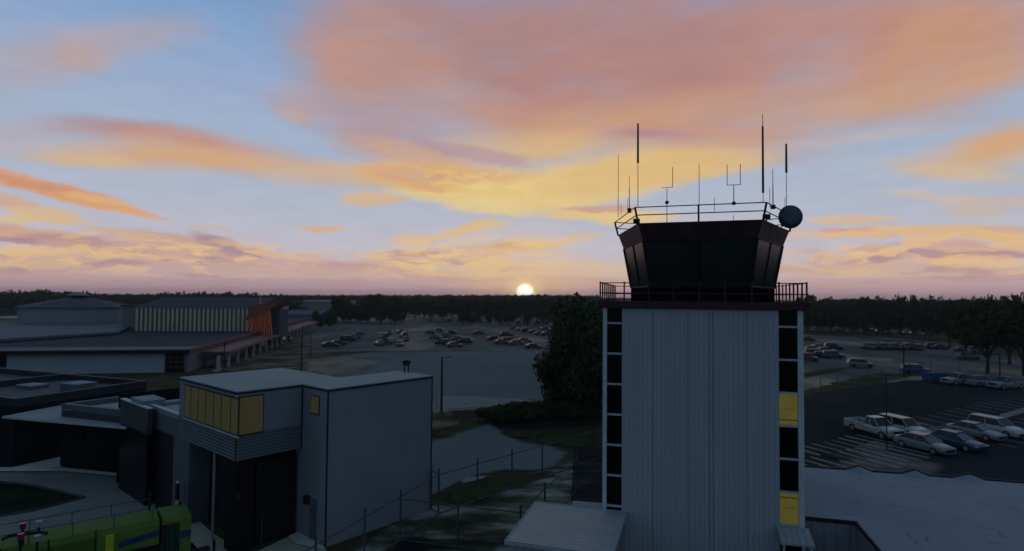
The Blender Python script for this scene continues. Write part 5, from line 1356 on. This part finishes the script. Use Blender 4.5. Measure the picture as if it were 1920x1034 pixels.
# ================================================================ LAMP POSTS
def lamp_post(u, vb, vt, label, r_=.09, heads=1, side=1, group='lamp posts'):
    p_ = P(u, vb); d_ = raydir(u, vt); h = CAM_H + d_.z * (p_.x * d_.x + p_.y * d_.y) / (d_.x ** 2 + d_.y ** 2)
    r = thing('lamp_post', label, 'lamp post', p_, 0, group)
    MB().tube((0, 0, 0), (0, 0, h), r_, n=8, r2=r_ * .75).obj('pole', M['trim_black'], r)
    MB().tube((0, 0, 0), (0, 0, .35), r_ * 2.2, n=8).obj('footing', M['wall_dark'], r)
    for s in ((-1, 1) if heads == 2 else (side,)):
        arm_ = MB().tube((0, 0, h - .1), (s * .55, 0, h + .02), .04, n=5).obj('arm', M['trim_black'], r)
        MB().b2(min(s * .5, s * 1.0), max(s * .5, s * 1.0), -.14, .14, h - .03, h + .09).obj('lamp_head', M['steel'], arm_)
    return r
lamp_post(827.5, 778, 670, 'dark lamp post standing right of the station by the pad', .14)
lamp_post(565, 697, 612, 'tall dark lamp post beyond the station roof, the nearer of two', .13)
lamp_post(582, 673, 625, 'shorter thin lamp post beside the tall one beyond the station roof', .09)
lamp_post(420, 695, 641, 'dark lamp post in front of the terminal porch', .12)
lamp_post(1663, 847, 703, 'slim double-headed lamp post in front of the white pickup', .055, 2)
lamp_post(1695, 708, 645, 'dark lamp post by the sandy verge in the right distance', .13)
lamp_post(1873, 790, 771, 'stubby post on the painted median at the right', .06)
lamp_post(1875, 712, 664, 'thin pole under the big tree at the right edge', .12, side=-1)

# ================================================================ TREES
leafm = {}
def leaf_mat(name, c1, c2):
    m = mat(name, c1, 0.9, rgb2=c2, scale=0.55, spec=0.12, detail=6); return m
M['leaf'] = leaf_mat('m_leaf_dark', (0.014, 0.026, 0.012), (0.050, 0.072, 0.026))
M['leaf2'] = leaf_mat('m_leaf_olive', (0.022, 0.030, 0.012), (0.065, 0.070, 0.028))
M['bark'] = mat('m_bark', (0.030, 0.024, 0.018), 0.95, 0.3, 4.0)
def crown_arrays(rx, ry, rz, cz, lobes, n, size, rnd, low=-0.5):
    cen = []
    for i in range(lobes):
        a_ = rnd.uniform(0, 2 * math.pi); e_ = rnd.uniform(low, 1); q_ = rnd.uniform(.25, .85)
        c_ = math.sqrt(max(0, 1 - e_ * e_))
        cen.append((rx * q_ * c_ * math.cos(a_), ry * q_ * c_ * math.sin(a_), cz + rz * q_ * e_, rnd.uniform(.28, .52)))
    cen.append((0, 0, cz, .6))
    vs = np.zeros((n * 4, 3)); k = 0
    cen = np.array(cen)
    idx = rnd.randint(0, len(cen), n); c = cen[idx]
    d = rnd.normal(size=(n, 3)); d /= np.linalg.norm(d, axis=1)[:, None]
    rad = rnd.uniform(.62, 1.08, n)
    p = c[:, :3] + d * (c[:, 3] * rad)[:, None] * np.array([rx, ry, rz])
    t1 = rnd.normal(size=(n, 3)); nn_ = d + t1 * .7; nn_ /= np.linalg.norm(nn_, axis=1)[:, None]
    u_ = np.cross(nn_, rnd.normal(size=(n, 3))); u_ /= np.linalg.norm(u_, axis=1)[:, None]; v_ = np.cross(nn_, u_)
    s_ = size * rnd.uniform(.55, 1.3, n)[:, None]
    out = np.stack([p - u_ * s_, p - v_ * s_ * .6, p + u_ * s_, p + v_ * s_ * .6], axis=1).reshape(-1, 3)
    return out
def mesh_from_quads(name, vs, m):
    n = len(vs) // 4
    me = bpy.data.meshes.new(name)
    me.vertices.add(len(vs)); me.vertices.foreach_set('co', vs.astype(np.float32).ravel())
    me.loops.add(n * 4); me.loops.foreach_set('vertex_index', np.arange(n * 4, dtype=np.int32))
    me.polygons.add(n); me.polygons.foreach_set('loop_start', np.arange(0, n * 4, 4, dtype=np.int32))
    me.polygons.foreach_set('loop_total', np.full(n, 4, dtype=np.int32))
    me.materials.append(m); me.update(calc_edges=True); me.validate()
    return me
def make_tree(name, label, h, rad, trunk_h, seed, n=900, leaf=.5, lobes=16, m=None, group=None, low=-.5, tr=.28):
    rnd = np.random.RandomState(seed)
    r = thing(name, label, 'tree', group=group)
    cz = (h + trunk_h) / 2; rz = (h - trunk_h) / 2
    me = mesh_from_quads('crown', crown_arrays(rad, rad, rz, cz, lobes, n, leaf, rnd, low), m or M['leaf'])
    o = bpy.data.objects.new('crown', me); COL.objects.link(o); o.parent = r
    t = MB(); t.tube((0, 0, -.05), (.1, .05, trunk_h * .6), tr, n=8, r2=tr * .75); t.tube((.1, .05, trunk_h * .6), (.0, .1, cz), tr * .75, n=7, r2=tr * .4)
    for i in range(6):
        a_ = i * 1.05 + rnd.uniform(0, .6)
        t.tube((.05, .05, trunk_h * rnd.uniform(.6, 1.1)), (rad * .55 * math.cos(a_), rad * .55 * math.sin(a_), cz + rnd.uniform(-.25, .3) * rz), tr * .4, n=5, r2=.05)
    t.obj('trunk', M['bark'], r)
    return r
def at(o, p, rz=0.0, s=1.0, sz=None):
    o.location = (p[0], p[1], 0); o.rotation_euler = (0, 0, rz); o.scale = (s, s, sz or s); return o
# the big dark tree beside the tower
at(make_tree('broadleaf_tree', 'big dark leafy tree with low branches just left of the tower', 12.6, 7.0, .3, 3, n=21000, leaf=.30, lobes=40, low=-.95, tr=.4), P(1120, 778), .4)
at(make_tree('broadleaf_tree', 'dark tree behind the big tree, its top beside the tower wall', 12.8, 6.0, 1.5, 5, n=6000, leaf=.42, lobes=26, low=-.8, tr=.4), Vector((13.5, 96, 0)), .1)
at(make_tree('broadleaf_tree', 'lower bushy tree leaning out at the left foot of the big dark tree', 8.2, 3.9, .1, 9, n=9000, leaf=.28, lobes=26, low=-.95, tr=.2), P(1066, 772), .8)
def top_h(p, v, u):
    d_ = raydir(u, v); return CAM_H + d_.z * (p.x * d_.x + p.y * d_.y) / (d_.x ** 2 + d_.y ** 2)
# middle-left clump of round trees
GM = 'round trees behind the centre-left car park'
protoM = [make_tree('round_tree', 'x', 10, 6.2, .5, 21 + i, low=-.95, n=3200, leaf=.65, lobes=20, m=M['leaf'], group=GM) for i in range(3)]
mlist = [(642, 604, 560, 19, 'round dark tree at the left end of the row behind the car park'), (672, 605, 570, 15, 'smaller round tree second from the left behind the car park'), (690, 606, 561, 20, 'round tree in the middle of the clump behind the car park'), (714, 607, 558, 22, 'tallest round tree of the clump behind the car park'), (741, 606, 563, 20, 'round tree at the right end of the clump behind the car park'), (596, 616, 589, 10, 'small bushy tree just right of the blue-grey roof'), (619, 615, 591, 9, 'small bushy tree between the blue-grey roof and the round trees'), (657, 604, 575, 12, 'low tree filling the gap at the left of the round clump')]
usedM = [False] * 3
for i, (u, vb, vt, wpx, lab) in enumerate(mlist):
    p_ = P(u, vb); h = top_h(p_, vt - 3, u); rad = wpx * p_.y / F
    o = protoM[i % 3] if not usedM[i % 3] else copy_tree(protoM[i % 3]); usedM[i % 3] = True
    o['label'] = lab; at(o, p_, i * 1.3, rad / 6.2 * 1.3, h / 10 * 1.05)
# centre belt behind the far car park
def belt(name, us, vbf, vtf, group, where, seed, wpx=(13, 22), m=None, n=900, leaf=.85, nproto=4):
    rnd = random.Random(seed)
    pr_ = [make_tree(name, 'x', 10, 6, 1.3, seed * 10 + i, n=n, leaf=leaf, lobes=18, low=-.95, m=m or M['leaf'], group=group) for i in range(nproto)]
    us_ = [False] * nproto
    for i, u in enumerate(us):
        vb = vbf(u) + rnd.uniform(-.8, .8); p_ = P(u, vb); vt = vtf(u) + rnd.uniform(-2, 4); h = max(5, min(15.5, top_h(p_, vt, u))); rad = rnd.uniform(*wpx) * p_.y / F
        k = i % nproto; o = pr_[k] if not us_[k] else copy_tree(pr_[k]); us_[k] = True
        wd = 'broad' if rad > (wpx[0] + wpx[1]) / 2 * p_.y / F else 'narrow'
        o['label'] = '%s tree, number %d from the left %s' % (wd, i + 1, where) if i >= 20 else '%s tree, %s from the left %s' % (wd, ORD[i], where)
        at(o, p_, rnd.uniform(0, 6.28), rad / 6, h / 10)
belt('broadleaf_tree', [778 + i * 17 for i in range(19)], lambda u: 600 + (u > 900) * 3, lambda u: 558, 'belt of trees behind the centre car park', 'in the front belt behind the centre cars', 5, (11, 17), M['leaf2'])
belt('broadleaf_tree', [1180 + i * 20 - 400 for i in range(16)], lambda u: 585, lambda u: 554.5, 'back belt of trees under the sun', 'in the back belt under the setting sun', 6, (11, 16), M['leaf2'], n=500, leaf=1.3)
belt('broadleaf_tree', [1514 + i * 22 for i in range(19)], lambda u: 622 + (u - 1514) * .06, lambda u: 563 - 3 * math.sin(u * .035), 'wood edge right of the tower', 'along the front edge of the right-hand woods', 7, (15, 24), n=2000, leaf=.55)
belt('broadleaf_tree', [1500 + i * 24 for i in range(19)], lambda u: 606 + (u - 1514) * .03, lambda u: 560 - 4 * math.sin(u * .03 + 1), 'second line of the right-hand woods', 'in the second line of the right-hand woods', 8, (14, 22), n=700, leaf=1.1)
belt('small_tree', [868, 884, 915, 938, 955, 990, 1018, 1040], lambda u: 611, lambda u: 580, 'small trees among the far parked cars', 'in the loose clumps among the far cars', 9, (11, 18), n=1300, leaf=.5, nproto=3)
# single trees in the right foreground
GRt = 'single trees at the right'
tspec = [(1851, 701, 573, 52, 'big spreading tree over the light pickups at the right', 31, 9.0), (1893, 684, 592, 34, 'smaller tree just right of the big spreading one', 32, 6.0), (1812, 668, 585, 26, 'tree left of the big spreading one, in the grass', 33, 6.0), (1921, 706, 568, 50, 'tree cut off by the right edge of the picture', 34, 8.0), (1781, 652, 566, 24, 'tall tree left of the red car in the right distance', 35, 6.0)]
for (u, vb, vt, wpx, lab, sd_, rr0) in tspec:
    p_ = P(u, vb); h = top_h(p_, vt, u); rad = wpx * p_.y / F
    at(make_tree('broadleaf_tree', lab, h, rad, h * .22, sd_, n=4200, leaf=.42, lobes=20, group=GRt, tr=.35), p_, sd_)
# distant woods: one mass nobody could count
rnd = np.random.RandomState(77)
allv = []
def far_wood(u0, u1, v_base0, v_base1, vtop, cnt, wr=(5, 8), n=100, leaf=2.0):
    base_ = [crown_arrays(1, 1, 1, 0, 11, n, .21, rnd, -.6) for _ in range(6)]
    for i in range(cnt):
        u = rnd.uniform(u0, u1); t = rnd.uniform(0, 1); vb = v_base0 + (v_base1 - v_base0) * t
        p_ = P(u, vb + (u - 960) * .0087)
        if p_.y < 0 or p_.y > 3000: continue
        vt = vtop(u) + rnd.uniform(-1.0, 2.5)
        h = top_h(p_, vt, u); h = min(max(h, 7.5), 15); R_ = rnd.uniform(*wr) * max(1, p_.y / 500)
        b_ = base_[i % 6]
        allv.append(b_ * np.array([R_, R_ * .8, h * .5]) + np.array([p_.x, p_.y, h * .5]))
far_wood(-60, 560, 562, 596, lambda u: 550.5 + (u / 480) * 4.5 - 2.0 * math.sin(u * .02), 1500)
far_wood(520, 1120, 560, 588, lambda u: 554, 1000)
far_wood(1080, 1990, 566, 606, lambda u: 561 + (u - 1500) * .003 - 2.5 * math.sin(u * .028 + .6), 1500)
vs = np.concatenate(allv)
me = mesh_from_quads('forest', vs, M['leaf'])
fo = bpy.data.objects.new('forest', me); COL.objects.link(fo); tag(fo, 'dark band of distant woods along the horizon', 'woods', kind='stuff')

GB = 'added bushes standing in for tree shade left of the tower'  # bushes added in place of the tree shade lying on the lawn
pb = []
for i, (u, v, w_, lab) in enumerate(((925, 792, 1.6, 'added bush standing in for shade, at the left tip of the dark lawn'), (958, 789, 2.0, 'added bush standing in for shade, second from left on the dark lawn'), (992, 786, 2.1, 'wide added bush standing in for shade, in the middle of the dark lawn'), (1030, 780, 2.2, 'added bush standing in for shade, just left of the big tree trunk'), (1072, 786, 1.8, 'added bush standing in for shade, just in front of the big tree trunk'))):
    vs_ = crown_arrays(w_ * 1.5, w_ * 1.1, .9, .8, 16, 3200, .19, np.random.RandomState(90 + i), -.3)
    b_ = thing('bush', lab, 'bush', P(u, v), 0, GB)  # added bush, stands in for tree shade on the lawn
    o = bpy.data.objects.new('foliage', mesh_from_quads('foliage', vs_, M['leaf'])); COL.objects.link(o); o.parent = b_
    MB().tube((0, 0, 0), (.05, 0, .5), .05).tube((0, 0, 0), (.3, .1, .45), .03).tube((0, 0, 0), (-.3, -.1, .45), .03).obj('stem', M['bark'], b_)

# ================================================================ HAZE
hz = bpy.data.materials.new('m_haze'); hz.use_nodes = True
t = hz.node_tree; t.nodes.clear()
pv_ = t.nodes.new('ShaderNodeVolumePrincipled'); pv_.inputs['Density'].default_value = 0.00017; pv_.inputs['Color'].default_value = (.80, .76, .80, 1); pv_.inputs['Anisotropy'].default_value = 0.3
ot = t.nodes.new('ShaderNodeOutputMaterial'); t.links.new(pv_.outputs[0], ot.inputs['Volume'])
hb = MB().b2(-3600, 3600, -320, 3300, -1, 30).obj('haze', hz); tag(hb, kind='stuff')
